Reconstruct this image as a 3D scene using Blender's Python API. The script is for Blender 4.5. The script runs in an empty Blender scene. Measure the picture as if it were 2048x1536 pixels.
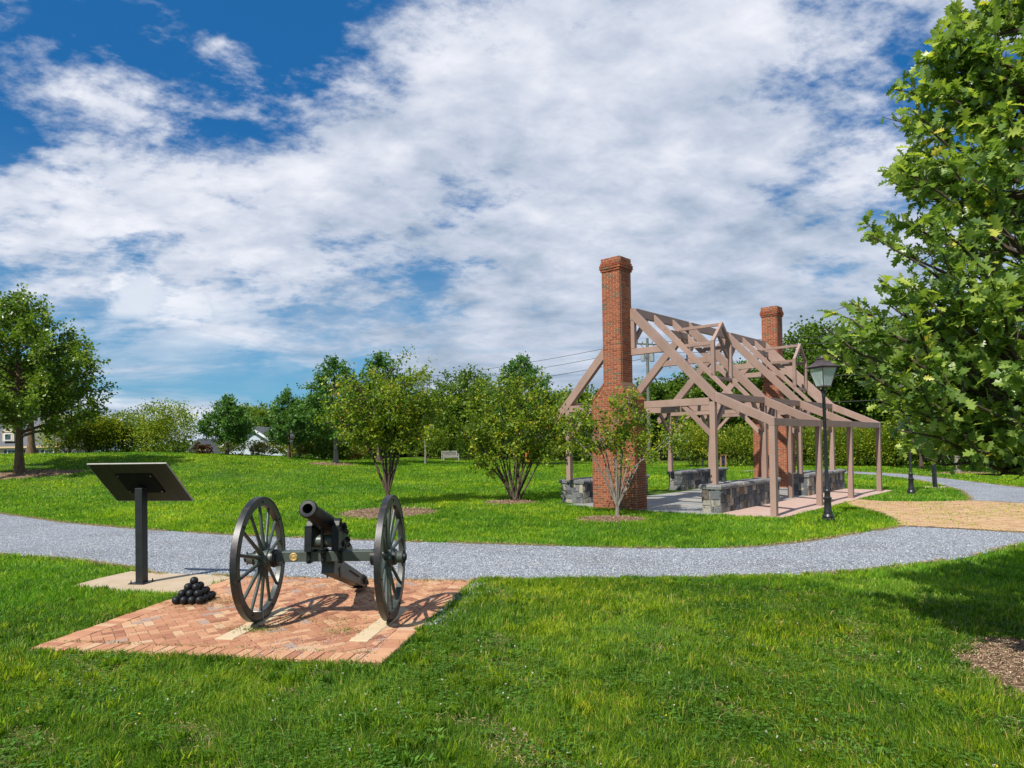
import bpy, math, random
import numpy as np
from mathutils import Vector, Matrix
random.seed(7)
R = math.radians
SC = bpy.context.scene
COL = SC.collection
# ---------------------------------------------------------------- camera
cam = bpy.data.cameras.new('camera'); camo = bpy.data.objects.new('camera', cam); COL.objects.link(camo)
cam.sensor_width = 36; cam.lens = 1331.04/2048*36; cam.shift_y = 0.0480
cam.clip_start = 0.1; cam.clip_end = 3000
camo.matrix_world = Matrix.Translation((0, 0, 2.02)) @ Matrix.Rotation(R(90+.8546), 4, 'X') @ Matrix.Rotation(R(-.9247), 4, 'Z')
SC.camera = camo
# ---------------------------------------------------------------- exposure
SC.view_settings.view_transform = 'Standard'; SC.view_settings.look = 'None'
SC.view_settings.exposure = 0.6; SC.view_settings.gamma = 1
# ---------------------------------------------------------------- sun
SUN_AZ = math.atan2(-.60, -.80); SUN_EL = R(50)
sun = bpy.data.lights.new('sun', 'SUN'); sun.energy = 4.3; sun.angle = R(.53); sun.color = (1, .95, .86)
suno = bpy.data.objects.new('sun', sun); COL.objects.link(suno)
sdir = Vector((math.sin(SUN_AZ)*math.cos(SUN_EL), math.cos(SUN_AZ)*math.cos(SUN_EL), math.sin(SUN_EL)))
suno.rotation_euler = sdir.to_track_quat('Z', 'Y').to_euler(); suno.location = (-20, -20, 30)

# ---------------------------------------------------------------- node helpers
class NT:
    def __init__(s, nt): s.nt = nt; nt.nodes.clear()
    def n(s, t, **kw):
        nd = s.nt.nodes.new(t)
        for k, v in kw.items(): setattr(nd, k, v)
        return nd
    def l(s, a, b): s.nt.links.new(a, b)
    def val(s, sock, v):
        if isinstance(v, bpy.types.NodeSocket): s.l(v, sock)
        else: sock.default_value = v
    def math(s, op, a, b=0.0, c=None, clamp=False):
        m = s.n('ShaderNodeMath', operation=op); m.use_clamp = clamp
        s.val(m.inputs[0], a); s.val(m.inputs[1], b)
        if c is not None: s.val(m.inputs[2], c)
        return m.outputs[0]
    def vmath(s, op, a, b=(0, 0, 0)):
        m = s.n('ShaderNodeVectorMath', operation=op)
        s.val(m.inputs[0], a); s.val(m.inputs[1], b)
        return m.outputs['Value'] if op in ('DOT_PRODUCT', 'LENGTH') else m.outputs[0]
    def noise(s, vec, scale, detail=4, rough=.5, dist=0.0, out='Fac'):
        m = s.n('ShaderNodeTexNoise'); s.val(m.inputs['Scale'], scale); m.inputs['Detail'].default_value = detail
        m.inputs['Roughness'].default_value = rough; m.inputs['Distortion'].default_value = dist
        if vec is not None: s.l(vec, m.inputs['Vector'])
        return m.outputs[out]
    def voro(s, vec, scale, feature='F1', out='Distance'):
        m = s.n('ShaderNodeTexVoronoi', feature=feature); s.val(m.inputs['Scale'], scale)
        if vec is not None: s.l(vec, m.inputs['Vector'])
        return m.outputs[out]
    def ramp(s, fac, stops, interp='LINEAR'):
        m = s.n('ShaderNodeValToRGB'); s.val(m.inputs[0], fac); cr = m.color_ramp; cr.interpolation = interp
        while len(cr.elements) < len(stops): cr.elements.new(.5)
        for e, (p, c) in zip(cr.elements, stops):
            e.position = p; e.color = (c, c, c, 1) if isinstance(c, (int, float)) else (*c, 1)
        return m.outputs[0]
    def mix(s, f, a, b, mode='MIX'):
        m = s.n('ShaderNodeMix', data_type='RGBA', blend_type=mode)
        s.val(m.inputs[0], f)
        for sk, v in ((m.inputs[6], a), (m.inputs[7], b)):
            if isinstance(v, bpy.types.NodeSocket): s.l(v, sk)
            else: sk.default_value = (*v, 1)
        return m.outputs[2]
    def step(s, x, a, b):
        m = s.n('ShaderNodeMapRange', interpolation_type='SMOOTHSTEP'); s.val(m.inputs[0], x)
        m.inputs[1].default_value = a; m.inputs[2].default_value = b
        return m.outputs[0]

# ---------------------------------------------------------------- world: sky with clouds
W = bpy.data.worlds.new("World"); SC.world = W; W.use_nodes = True
w = NT(W.node_tree)
sky = w.n('ShaderNodeTexSky', sky_type='NISHITA'); sky.sun_disc = False
sky.sun_elevation = SUN_EL; sky.sun_rotation = SUN_AZ % (2*math.pi)
sky.air_density = 1.3; sky.dust_density = .3; sky.ozone_density = 3.0
tc = w.n('ShaderNodeTexCoord').outputs['Generated']
d = w.vmath('NORMALIZE', tc)
sx = w.n('ShaderNodeSeparateXYZ'); w.l(d, sx.inputs[0])
zp = w.math('MAXIMUM', sx.outputs[2], 0.0)
zz = w.math('ADD', zp, .30)
cx = w.n('ShaderNodeCombineXYZ'); w.l(w.math('DIVIDE', sx.outputs[0], zz), cx.inputs[0]); w.l(w.math('DIVIDE', sx.outputs[1], zz), cx.inputs[1])
mp = w.n('ShaderNodeMapping'); w.l(cx.outputs[0], mp.inputs[0]); mp.inputs['Rotation'].default_value = (0, 0, R(-38)); mp.inputs['Scale'].default_value = (1.25, 1.65, 1); mp.inputs['Location'].default_value = (3.1, 1.7, 0)
P = mp.outputs[0]
n1 = w.noise(P, 1.35, 12, .58, .15)
n2 = w.math('ADD', w.math('MULTIPLY', w.noise(P, 4.6, 9, .64, .2), .62), w.math('MULTIPLY', w.noise(P, 15, 6, .62, .1), .38))
wv = w.n('ShaderNodeVectorMath', operation='MULTIPLY_ADD'); w.l(w.noise(P, 2.2, 5, .6, .2, out='Color'), wv.inputs[0]); wv.inputs[1].default_value = (.34, .34, .34); wv.inputs[2].default_value = (-.17, -.17, -.17)
dw = w.vmath('NORMALIZE', w.vmath('ADD', d, wv.outputs[0]))
def spot(dirv, r0, r1):
    return w.step(w.vmath('DOT_PRODUCT', dw, Vector(dirv).normalized()), math.cos(R(r1)), math.cos(R(r0)))
bias = w.math('ADD', w.math('MULTIPLY', n1, .52), w.math('MULTIPLY', n2, .50))
def addb(b, dirv, r0, r1, amt): return w.math('MULTIPLY_ADD', spot(dirv, r0, r1), amt, b)
bias = addb(bias, (-.52, .70, .52), 0, 22, -.068)
bias = addb(bias, (-.40, .86, .33), 0, 7, -.06)
bias = addb(bias, (-.50, .79, .36), 0, 13, .07)
bias = addb(bias, (-.27, .80, .545), 0, 13, -.08)
bias = addb(bias, (-.62, .76, .22), 0, 16, -.05)
bias = addb(bias, (.445, .815, .372), 0, 13, -.13)
bias = addb(bias, (-.012, .943, .332), 0, 8, -.08)
bias = addb(bias, (.36, .90, .27), 0, 8, -.05)
bias = addb(bias, (-.42, .87, .28), 0, 14, .05)
bias = addb(bias, (.22, .84, .50), 0, 36, .105)
bias = addb(bias, (.25, .92, .24), 0, 24, .10)
mask = w.step(bias, .435, .575)
# low streaky layers near the horizon
az = w.math('ARCTAN2', sx.outputs[0], sx.outputs[1])
c2 = w.n('ShaderNodeCombineXYZ'); w.l(w.math('MULTIPLY', az, 2.3), c2.inputs[0]); w.l(w.math('MULTIPLY', w.math('POWER', zp, .8), 8.0), c2.inputs[1])
n3 = w.noise(c2.outputs[0], 1.45, 10, .56, .7)
b3 = addb(n3, (-.43, .89, .07), 0, 24, -.07)
b3 = addb(b3, (.10, .97, .20), 0, 30, .08)
mask3 = w.step(b3, .36, .58)
# one small cumulus head low on the left
nd = w.noise(d, 13, 8, .6, .3, out='Color'); wq = w.n('ShaderNodeVectorMath', operation='MULTIPLY_ADD'); w.l(nd, wq.inputs[0]); wq.inputs[1].default_value = (.15, .10, .11); wq.inputs[2].default_value = (-.075, -.05, -.055)
dq = w.vmath('NORMALIZE', w.vmath('ADD', d, wq.outputs[0]))
def puff(v, r0, r1): return w.step(w.vmath('DOT_PRODUCT', dq, Vector(v).normalized()), math.cos(R(r1)), math.cos(R(r0)))
cu = w.math('MAXIMUM', puff((-.487, .857, .188), .8, 3.0), w.math('MULTIPLY', puff((-.445, .880, .172), .4, 2.8), .8))
cu = w.math('MULTIPLY', cu, w.step(sx.outputs[2], .155, .178))
lowf = w.math('SUBTRACT', 1.0, w.step(w.math('MULTIPLY_ADD', n1, .14, sx.outputs[2]), .13, .33))
M = w.n('ShaderNodeMix', data_type='FLOAT'); w.l(lowf, M.inputs[0]); w.l(mask, M.inputs[2]); w.l(mask3, M.inputs[3])
cm = w.math('MULTIPLY', w.math('MAXIMUM', M.outputs[0], w.math('MULTIPLY', cu, .8)), .94)
# cloud brightness
n4 = w.math('ADD', w.math('MULTIPLY', w.noise(P, 2.3, 10, .56, .15), .55), w.math('MULTIPLY', w.noise(P, 6.0, 8, .6, .2), .45))
n5 = w.noise(c2.outputs[0], 1.9, 10, .58, .7)
M2 = w.n('ShaderNodeMix', data_type='FLOAT'); w.l(lowf, M2.inputs[0]); w.l(n4, M2.inputs[2]); w.l(n5, M2.inputs[3])
sh = w.math('MULTIPLY_ADD', w.math('SUBTRACT', bias, .52), .35, M2.outputs[0])
sh = addb(sh, (.25, .78, .58), 0, 40, .13)
sh = addb(sh, (-.42, .87, .29), 0, 20, .12)
sh = w.math('MULTIPLY_ADD', cu, .22, sh)
sh = addb(sh, (.12, .95, .22), 0, 34, -.09)
sh = addb(sh, (.42, .88, .16), 0, 20, -.05)
ccol = w.ramp(sh, [(.32, (1.7, 2.3, 3.1)), (.43, (2.7, 3.25, 4.1)), (.54, (3.9, 4.3, 5.1)), (.63, (4.9, 5.15, 5.8)), (.73, (6.1, 6.2, 6.6))])
blue = w.mix(1.0, sky.outputs[0], (.16, .62, 1.05), 'MULTIPLY')
hz = w.step(sx.outputs[2], .0, .42)
blue2 = w.mix(hz, (1.3, 2.8, 4.0), (.10, .84, 2.35))
blue = w.mix(.8, blue, blue2)
out = w.mix(cm, blue, ccol)
bg = w.n('ShaderNodeBackground'); w.l(out, bg.inputs[0]); bg.inputs[1].default_value = .1
w.l(bg.outputs[0], w.n('ShaderNodeOutputWorld').inputs[0])
W.cycles.sampling_method = 'MANUAL'; W.cycles.sample_map_resolution = 1024

# ---------------------------------------------------------------- terrain height
def T(x, y):
    x = np.asarray(x, float); y = np.asarray(y, float)
    h = np.interp(x, [-60, -25, -20, -15.8, -13.5, -5.4, 6, 13], [1.9, 1.76, 1.5, 1.27, 1.02, .52, .27, 0])
    y0 = np.where(x < 0, 14.5-.46*x, 14.5+.9*x); y0 = np.minimum(y0, 30)
    t = np.clip((y-y0)/(44-y0), 0, 1); s = t*t*(3-2*t)
    f = np.clip((y-47)/22, 0, 1); f = f*f*(3-2*f)
    return h*s-f*np.interp(x, [-60, -20, -10], [2.6, 1.8, 0.0])
def Tz(x, y): return float(T(x, y))

# ---------------------------------------------------------------- materials
MATS = {}
def mat(name):
    m = bpy.data.materials.new(name); m.use_nodes = True; MATS[name] = m
    return m, NT(m.node_tree)
def finish(t, col, rough=.6, bump=None, bstr=.3, bdist=.01, metal=0.0, spec=.5, trans=None, **kw):
    b = t.n('ShaderNodeBsdfPrincipled'); t.val(b.inputs['Base Color'], col if isinstance(col, bpy.types.NodeSocket) else (*col, 1))
    t.val(b.inputs['Roughness'], rough); b.inputs['Metallic'].default_value = metal
    b.inputs['Specular IOR Level'].default_value = spec
    if bump is not None:
        bn = t.n('ShaderNodeBump'); bn.inputs['Strength'].default_value = bstr; bn.inputs['Distance'].default_value = bdist
        t.l(bump, bn.inputs['Height']); t.l(bn.outputs[0], b.inputs['Normal'])
    o = t.n('ShaderNodeOutputMaterial'); s = b.outputs[0]
    if trans:
        tr = t.n('ShaderNodeBsdfTranslucent'); t.val(tr.inputs[0], trans[1]); mx = t.n('ShaderNodeMixShader')
        mx.inputs[0].default_value = trans[0]; t.l(s, mx.inputs[1]); t.l(tr.outputs[0], mx.inputs[2]); s = mx.outputs[0]
    t.l(s, o.inputs[0]); return b
def attr(t, nm='tint'):
    a = t.n('ShaderNodeAttribute'); a.attribute_name = nm; return a.outputs['Fac']
def pos(t): return t.n('ShaderNodeNewGeometry').outputs['Position']
def obc(t): return t.n('ShaderNodeTexCoord').outputs['Object']

def simple(name, c1, c2, scale=8, rough=.5, metal=0., bstr=.2, spec=.5, detail=5, bscale=None):
    m, t = mat(name); o = obc(t); n = t.noise(o, scale, detail, .6)
    n2 = t.noise(o, bscale or scale*6, 4, .6)
    c = t.mix(t.step(n, .3, .7), c1, c2)
    rg = t.math('MULTIPLY_ADD', n2, .25, rough-.12)
    finish(t, c, rg, n2, bstr, .004, metal, spec); return m

# lawn blades
def blade_mat(name, stops, tcol, tw=.35, patchy=True):
    m, t = mat(name); a = attr(t); p = pos(t)
    c = t.ramp(a, stops)
    if patchy:
        big = t.noise(p, .16, 3, .5); mid = t.noise(p, 1.1, 4, .6)
        v = t.math('ADD', t.math('MULTIPLY', big, .55), t.math('MULTIPLY', mid, .45))
        c = t.mix(t.step(v, .44, .62), c, t.mix(1.0, c, (1.75, 1.32, .75), 'MULTIPLY'))
        c = t.mix(t.step(t.noise(p, 2.3, 4, .6), .50, .66), c, t.mix(1.0, c, (.62, .74, .8), 'MULTIPLY'))
    tr = t.mix(1.0, c, tcol, 'MULTIPLY')
    finish(t, c, .55, spec=.22, trans=(tw, tr)); return m
blade_mat('grass_blade', [(0, (.030, .085, .010)), (.3, (.070, .165, .012)), (.6, (.145, .275, .015)), (.85, (.27, .40, .03)), (.95, (.36, .42, .07)), (1, (.42, .34, .14))], (1.7, 1.75, 1.0), .42)
blade_mat('sunlit_far_grass_blade', [(0, (.055, .15, .012)), (.4, (.12, .275, .014)), (.8, (.215, .39, .018)), (1, (.38, .42, .09))], (1.7, 1.75, 1.0), .42)  # brighter than the near blades; sunlight on the far lawn put into the colour
blade_mat('clover', [(0, (.045, .13, .015)), (.6, (.08, .19, .02)), (1, (.13, .26, .03))], (1.4, 1.5, .8), .3, False)
blade_mat('flower', [(0, (.50, .50, .42)), (.9, (.58, .55, .46)), (1, (.75, .55, .02))], (1, 1, 1), .2, False)
blade_mat('dry_grass', [(0, (.35, .27, .12)), (1, (.55, .45, .24))], (1, 1, 1), .2, False)
# lawn soil
m, t = mat('lawn_soil'); p = pos(t)
n = t.noise(p, 3, 6, .65); nb = t.noise(p, .16, 3, .5); nf = t.noise(p, 60, 4, .7)
c = t.ramp(t.math('ADD', t.math('MULTIPLY', n, .6), t.math('MULTIPLY', nf, .4)), [(.3, (.025, .045, .010)), (.5, (.05, .10, .014)), (.65, (.09, .165, .018)), (.8, (.15, .15, .06))])
c = t.mix(t.step(nb, .45, .6), c, t.mix(1.0, c, (1.5, 1.25, .8), 'MULTIPLY'))
finish(t, c, .9, nf, .6, .03, spec=.1)
# gravel
m, t = mat('gravel_chips'); p = pos(t)
vc = t.voro(p, 62, out='Color'); vd = t.voro(p, 62); sp = t.n('ShaderNodeSeparateColor'); t.l(vc, sp.inputs[0])
vc2 = t.voro(p, 34, out='Color'); sp2 = t.n('ShaderNodeSeparateColor'); t.l(vc2, sp2.inputs[0])
v = t.math('ADD', t.math('MULTIPLY', sp.outputs[0], .6), t.math('MULTIPLY', sp2.outputs[1], .4))
c = t.ramp(v, [(.1, (.06, .07, .09)), (.3, (.165, .185, .22)), (.55, (.27, .29, .325)), (.85, (.43, .455, .49)), (1, (.60, .61, .62))])
st = t.step(t.noise(p, .5, 5, .6), .42, .68)
c = t.mix(t.math('MULTIPLY', st, .7), c, t.mix(1.0, c, (.72, .70, .68), 'MULTIPLY'))
c = t.mix(t.math('MULTIPLY', t.step(t.noise(p, 1.4, 5, .7), .55, .75), .35), c, (.30, .24, .17))
finish(t, c, .85, vd, 1.0, .012, spec=.25)
# brick things with tint attribute
def brickm(name, stops, bstr=.5, scale=40, dirt=(.18, .12, .08), mott=.35):
    m, t = mat(name); a = attr(t); p = pos(t); c = t.ramp(a, stops)
    n = t.noise(p, scale, 5, .65); c = t.mix(t.math('MULTIPLY', t.step(n, .4, .7), mott), c, dirt)
    c = t.mix(t.math('MULTIPLY', t.step(t.noise(p, 1.7, 4, .6), .45, .75), .30), c, t.mix(1.0, c, (.72, .68, .70), 'MULTIPLY'))
    finish(t, c, .82, t.noise(p, scale*2.5, 4, .7), bstr, .004, spec=.25)
brickm('paver', [(0, (.25, .095, .058)), (.3, (.36, .155, .088)), (.55, (.44, .21, .118)), (.8, (.52, .29, .165)), (.93, (.50, .34, .21)), (1, (.34, .24, .20))], mott=.25, dirt=(.42, .33, .22))
brickm('pale_paver', [(0, (.38, .20, .11)), (.4, (.50, .29, .16)), (.75, (.56, .36, .20)), (1, (.50, .38, .22))], mott=.25, dirt=(.40, .36, .18))
brickm('chimney_brick', [(0, (.19, .048, .024)), (.45, (.285, .082, .038)), (.8, (.345, .112, .054)), (.86, (.12, .080, .052)), (1, (.17, .115, .070))], mott=.35, dirt=(.14, .065, .042))
simple('mortar', (.50, .35, .23), (.42, .29, .19), 30, .9, bstr=.4)
simple('stone_mortar', (.20, .19, .17), (.13, .125, .115), 14, .95, bstr=.6)
simple('joint_sand', (.16, .11, .065), (.10, .09, .05), 12, .95, bstr=.6)
m, t = mat('stone'); a = attr(t); p = pos(t)
c = t.ramp(a, [(0, (.055, .062, .070)), (.35, (.115, .125, .135)), (.6, (.19, .19, .19)), (.75, (.30, .28, .23)), (.88, (.42, .38, .30)), (.95, (.26, .155, .075)), (1, (.11, .10, .085))])
n = t.noise(p, 22, 7, .72, .4); c = t.mix(t.math('MULTIPLY', t.step(n, .48, .62), .6), c, t.mix(1.0, c, (.35, .36, .40), 'MULTIPLY'))
c = t.mix(t.math('MULTIPLY', t.step(t.noise(p, 45, 5, .7), .58, .66), .55), c, (.46, .46, .43))
finish(t, c, .8, n, 1.0, .03, spec=.3)
m, t = mat('cap_stone'); a = attr(t); p = pos(t)
c = t.ramp(a, [(0, (.15, .155, .165)), (.5, (.24, .235, .235)), (1, (.33, .315, .30))]); n = t.noise(p, 16, 7, .7)
c = t.mix(t.math('MULTIPLY', t.step(n, .45, .7), .6), c, (.10, .10, .105))
finish(t, c, .8, n, 1.0, .025, spec=.3)
m, t = mat('flagstone'); a = attr(t); p = pos(t)
c = t.ramp(a, [(0, (.20, .22, .235)), (.35, (.27, .285, .29)), (.6, (.33, .31, .26)), (.8, (.22, .24, .22)), (1, (.37, .32, .27))]); n = t.noise(p, 9, 6, .65)
c = t.mix(t.math('MULTIPLY', n, .35), c, (.24, .21, .18))
finish(t, c, .6, n, .3, .01, spec=.4)
def concrete(name, c1, c2):
    m, t = mat(name); p = pos(t); n = t.noise(p, 3.5, 7, .65); f = t.noise(p, 150, 3, .7)
    c = t.mix(t.step(n, .3, .7), c1, c2); c = t.mix(t.math('MULTIPLY', t.step(f, .5, .75), .35), c, (.16, .13, .10))
    finish(t, c, .8, f, .4, .004, spec=.3)
concrete('pink_concrete', (.42, .285, .235), (.48, .345, .29)); concrete('tan_concrete', (.40, .31, .21), (.46, .37, .265)); concrete('cream_strip', (.52, .41, .26), (.56, .45, .30))
# painted timber
m, t = mat('painted_timber'); o = obc(t)
mpn = t.n('ShaderNodeMapping'); t.l(pos(t), mpn.inputs[0]); mpn.inputs['Scale'].default_value = (1, 1, .5)
n = t.noise(mpn.outputs[0], 2.2, 6, .6); f = t.noise(mpn.outputs[0], 60, 4, .7)
c = t.mix(t.step(n, .3, .7), (.265, .177, .143), (.315, .214, .175)); c = t.mix(1.0, c, t.ramp(attr(t), [(0, (.84, .83, .82)), (1, (1.1, 1.1, 1.1))]), 'MULTIPLY'); c = t.mix(t.math('MULTIPLY', t.step(f, .5, .8), .25), c, (.24, .16, .13))
c = t.mix(t.math('MULTIPLY', t.step(t.noise(pos(t), 5, 6, .75), .52, .72), .5), c, (.19, .135, .11))
finish(t, c, .55, f, .25, .003, spec=.35)
simple('black_iron', (.008, .009, .010), (.016, .017, .019), 9, .42, bstr=.25, spec=.25, bscale=120)
simple('matt_black', (.006, .006, .006), (.009, .009, .009), 6, .8, bstr=.1, spec=.15)
simple('black_post', (.012, .013, .015), (.020, .022, .025), 6, .38, bstr=.12, spec=.5)
simple('carriage_green', (.036, .050, .042), (.066, .082, .070), 5, .42, bstr=.12, spec=.5)
m, t = mat('tyre_iron'); o = obc(t); n = t.noise(o, 14, 6, .7)
c = t.mix(t.step(n, .5, .68), (.010, .011, .013), (.06, .035, .024)); finish(t, c, .42, t.noise(o, 90, 4, .7), .3, .004, spec=.6)
simple('felloe_green', (.030, .038, .034), (.060, .070, .062), 6, .40, bstr=.15)
simple('rust_wood', (.16, .085, .05), (.08, .06, .045), 5, .55, bstr=.3)
simple('brass', (.72, .50, .20), (.62, .42, .16), 20, .35, metal=.6)
simple('steel', (.45, .45, .44), (.3, .3, .3), 20, .35, metal=.9)
m, t = mat('panel_back'); o = obc(t); mpn = t.n('ShaderNodeMapping'); t.l(o, mpn.inputs[0]); mpn.inputs['Scale'].default_value = (60, 1.2, 1)
n = t.noise(mpn.outputs[0], 1.5, 4, .6)
c = t.mix(t.step(n, .4, .65), (.026, .023, .018), (.048, .043, .033)); finish(t, c, .5, spec=.25)
simple('panel_edge', (.35, .34, .30), (.28, .27, .24), 10, .4)
simple('panel_face', (.25, .30, .26), (.45, .42, .33), 3, .3)
simple('grey_metal', (.22, .23, .24), (.30, .31, .32), 4, .5)
simple('lantern_roof', (.045, .032, .032), (.065, .048, .048), 6, .45)
m, t = mat('lantern_glass')
g = t.n('ShaderNodeBsdfPrincipled'); g.inputs['Base Color'].default_value = (.62, .74, .72, 1); g.inputs['Roughness'].default_value = .12; g.inputs['Alpha'].default_value = .42
t.l(g.outputs[0], t.n('ShaderNodeOutputMaterial').inputs[0])
m, t = mat('bulb_glass'); g = t.n('ShaderNodeBsdfPrincipled'); g.inputs['Base Color'].default_value = (.85, .86, .84, 1); g.inputs['Roughness'].default_value = .15
t.l(g.outputs[0], t.n('ShaderNodeOutputMaterial').inputs[0])
m, t = mat('mulch'); p = pos(t); n = t.noise(p, 28, 6, .75); v = t.voro(p, 38, out='Color'); sp = t.n('ShaderNodeSeparateColor'); t.l(v, sp.inputs[0])
c = t.ramp(sp.outputs[0], [(0, (.065, .038, .022)), (.5, (.16, .10, .06)), (.85, (.28, .19, .12)), (1, (.42, .32, .22))])
finish(t, c, .9, n, 1.0, .02, spec=.15)
brickm('mulch_chip', [(0, (.14, .08, .045)), (.5, (.30, .20, .125)), (1, (.55, .43, .30))], scale=25, mott=.2)
def bark(name, c1, c2, sc=14):
    m, t = mat(name); mpn = t.n('ShaderNodeMapping'); t.l(pos(t), mpn.inputs[0]); mpn.inputs['Scale'].default_value = (1, 1, .22)
    n = t.noise(mpn.outputs[0], sc, 7, .7); c = t.mix(t.step(n, .35, .65), c1, c2); finish(t, c, .88, n, 1.0, .02, spec=.15)
bark('bark_dark', (.055, .038, .028), (.12, .09, .07)); bark('bark_grey', (.13, .115, .095), (.27, .25, .22), 22); bark('bark_brown', (.10, .06, .035), (.20, .14, .09))
def leafm(name, stops, tw=.35, spec=.4, rough=.42, tm=(1.5, 1.6, .8)):
    m, t = mat(name); a = attr(t); c = t.ramp(a, stops)
    finish(t, c, rough, spec=spec, trans=(tw, t.mix(1.0, c, tm, 'MULTIPLY'))); return m
leafm('oak_leaf', [(0, (.065, .12, .030)), (.4, (.135, .225, .045)), (.75, (.25, .35, .07)), (.93, (.40, .47, .08)), (1, (.55, .48, .06))], .42, .55, .36, (1.7, 1.7, .8))
leafm('young_oak_leaf', [(0, (0.033, 0.093, 0.020)), (.5, (0.074, 0.173, 0.028)), (.9, (0.149, 0.270, 0.045)), (1, (0.281, 0.345, 0.064))], .32)
leafm('pear_leaf', [(0, (.055, .105, .012)), (.5, (.14, .225, .022)), (.85, (.27, .33, .045)), (.96, (.45, .42, .12)), (1, (.50, .29, .08))], .34, .55, .34)
leafm('yellowing_leaf', [(0, (.055, .115, .010)), (.4, (.135, .225, .013)), (.72, (.26, .33, .018)), (.94, (.42, .40, .028)), (1, (.58, .34, .04))], .40, .35, .45, (1.5, 1.5, .7))
leafm('wood_leaf', [(0, (.038, .085, .010)), (.5, (.098, .175, .016)), (.9, (.20, .27, .026)), (1, (.32, .32, .045))], .30, .3, .5)
leafm('hedge_leaf', [(0, (.065, .12, .009)), (.5, (.165, .235, .014)), (.9, (.32, .34, .024)), (1, (.44, .34, .05))], .32, .3, .5)
leafm('reed_leaf', [(0, (0.127, 0.149, 0.020)), (.6, (0.253, 0.241, 0.039)), (1, (0.455, 0.333, 0.098))], .3, .3, .5)
leafm('wine_leaf', [(0, (.06, .02, .012)), (1, (.13, .05, .02))], .3, .3, .5)
simple('cream_siding', (.56, .46, .36), (.60, .50, .40), 3, .7); simple('blue_siding', (.46, .53, .60), (.50, .57, .63), 3, .7)
simple('white_trim', (.75, .76, .78), (.70, .71, .74), 4, .6); simple('shingle', (.075, .08, .095), (.12, .125, .14), 12, .85, bstr=.6)
simple('shutter', (.03, .035, .05), (.04, .045, .06), 6, .5); simple('window_glass', (.03, .045, .05), (.07, .09, .10), 3, .1)
simple('red_brick_far', (.40, .13, .08), (.46, .18, .11), 14, .8); simple('gold_trim', (.55, .40, .22), (.60, .45, .27), 4, .6)
simple('weathered_teak', (.33, .315, .27), (.40, .385, .335), 9, .8); simple('pole_wood', (.10, .115, .09), (.15, .155, .12), 5, .85)
simple('orange_plastic', (.72, .16, .03), (.65, .13, .02), 5, .45); simple('cedar', (.30, .15, .07), (.36, .19, .09), 8, .7); simple('navy', (.02, .03, .07), (.03, .04, .08), 5, .6)
simple('wire_grey', (.035, .038, .042), (.05, .052, .055), 4, .6)

# ---------------------------------------------------------------- object helpers
def tag(o, label=None, cat=None, group=None, kind=None):
    if label: o['label'] = label
    if cat: o['category'] = cat
    if group: o['group'] = group
    if kind: o['kind'] = kind
    return o
def empty(name, loc=(0, 0, 0), rz=0, label=None, cat=None, group=None):
    o = bpy.data.objects.new(name, None); COL.objects.link(o); o.location = loc; o.rotation_euler = (0, 0, rz); o.empty_display_size = .2
    return tag(o, label, cat, group)
def fast(name, V, F, mats, parent=None, tint=None, mi=None, smooth=False):
    """V (n,3) array, F (m,k) int array of one k"""
    V = np.asarray(V, np.float32); F = np.asarray(F, np.int32); k = F.shape[1]
    me = bpy.data.meshes.new(name); me.vertices.add(len(V)); me.vertices.foreach_set('co', V.ravel())
    me.loops.add(F.size); me.loops.foreach_set('vertex_index', F.ravel())
    me.polygons.add(len(F)); me.polygons.foreach_set('loop_start', np.arange(0, F.size, k, dtype=np.int32))
    if mi is not None: me.polygons.foreach_set('material_index', np.asarray(mi, np.int32))
    me.update(calc_edges=True)
    if tint is not None:
        a = me.attributes.new('tint', 'FLOAT', 'POINT'); a.data.foreach_set('value', np.asarray(tint, np.float32))
    if smooth: me.shade_smooth()
    for mm in (mats if isinstance(mats, (list, tuple)) else [mats]): me.materials.append(MATS[mm])
    o = bpy.data.objects.new(name, me); COL.objects.link(o); o.parent = parent
    return o
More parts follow.
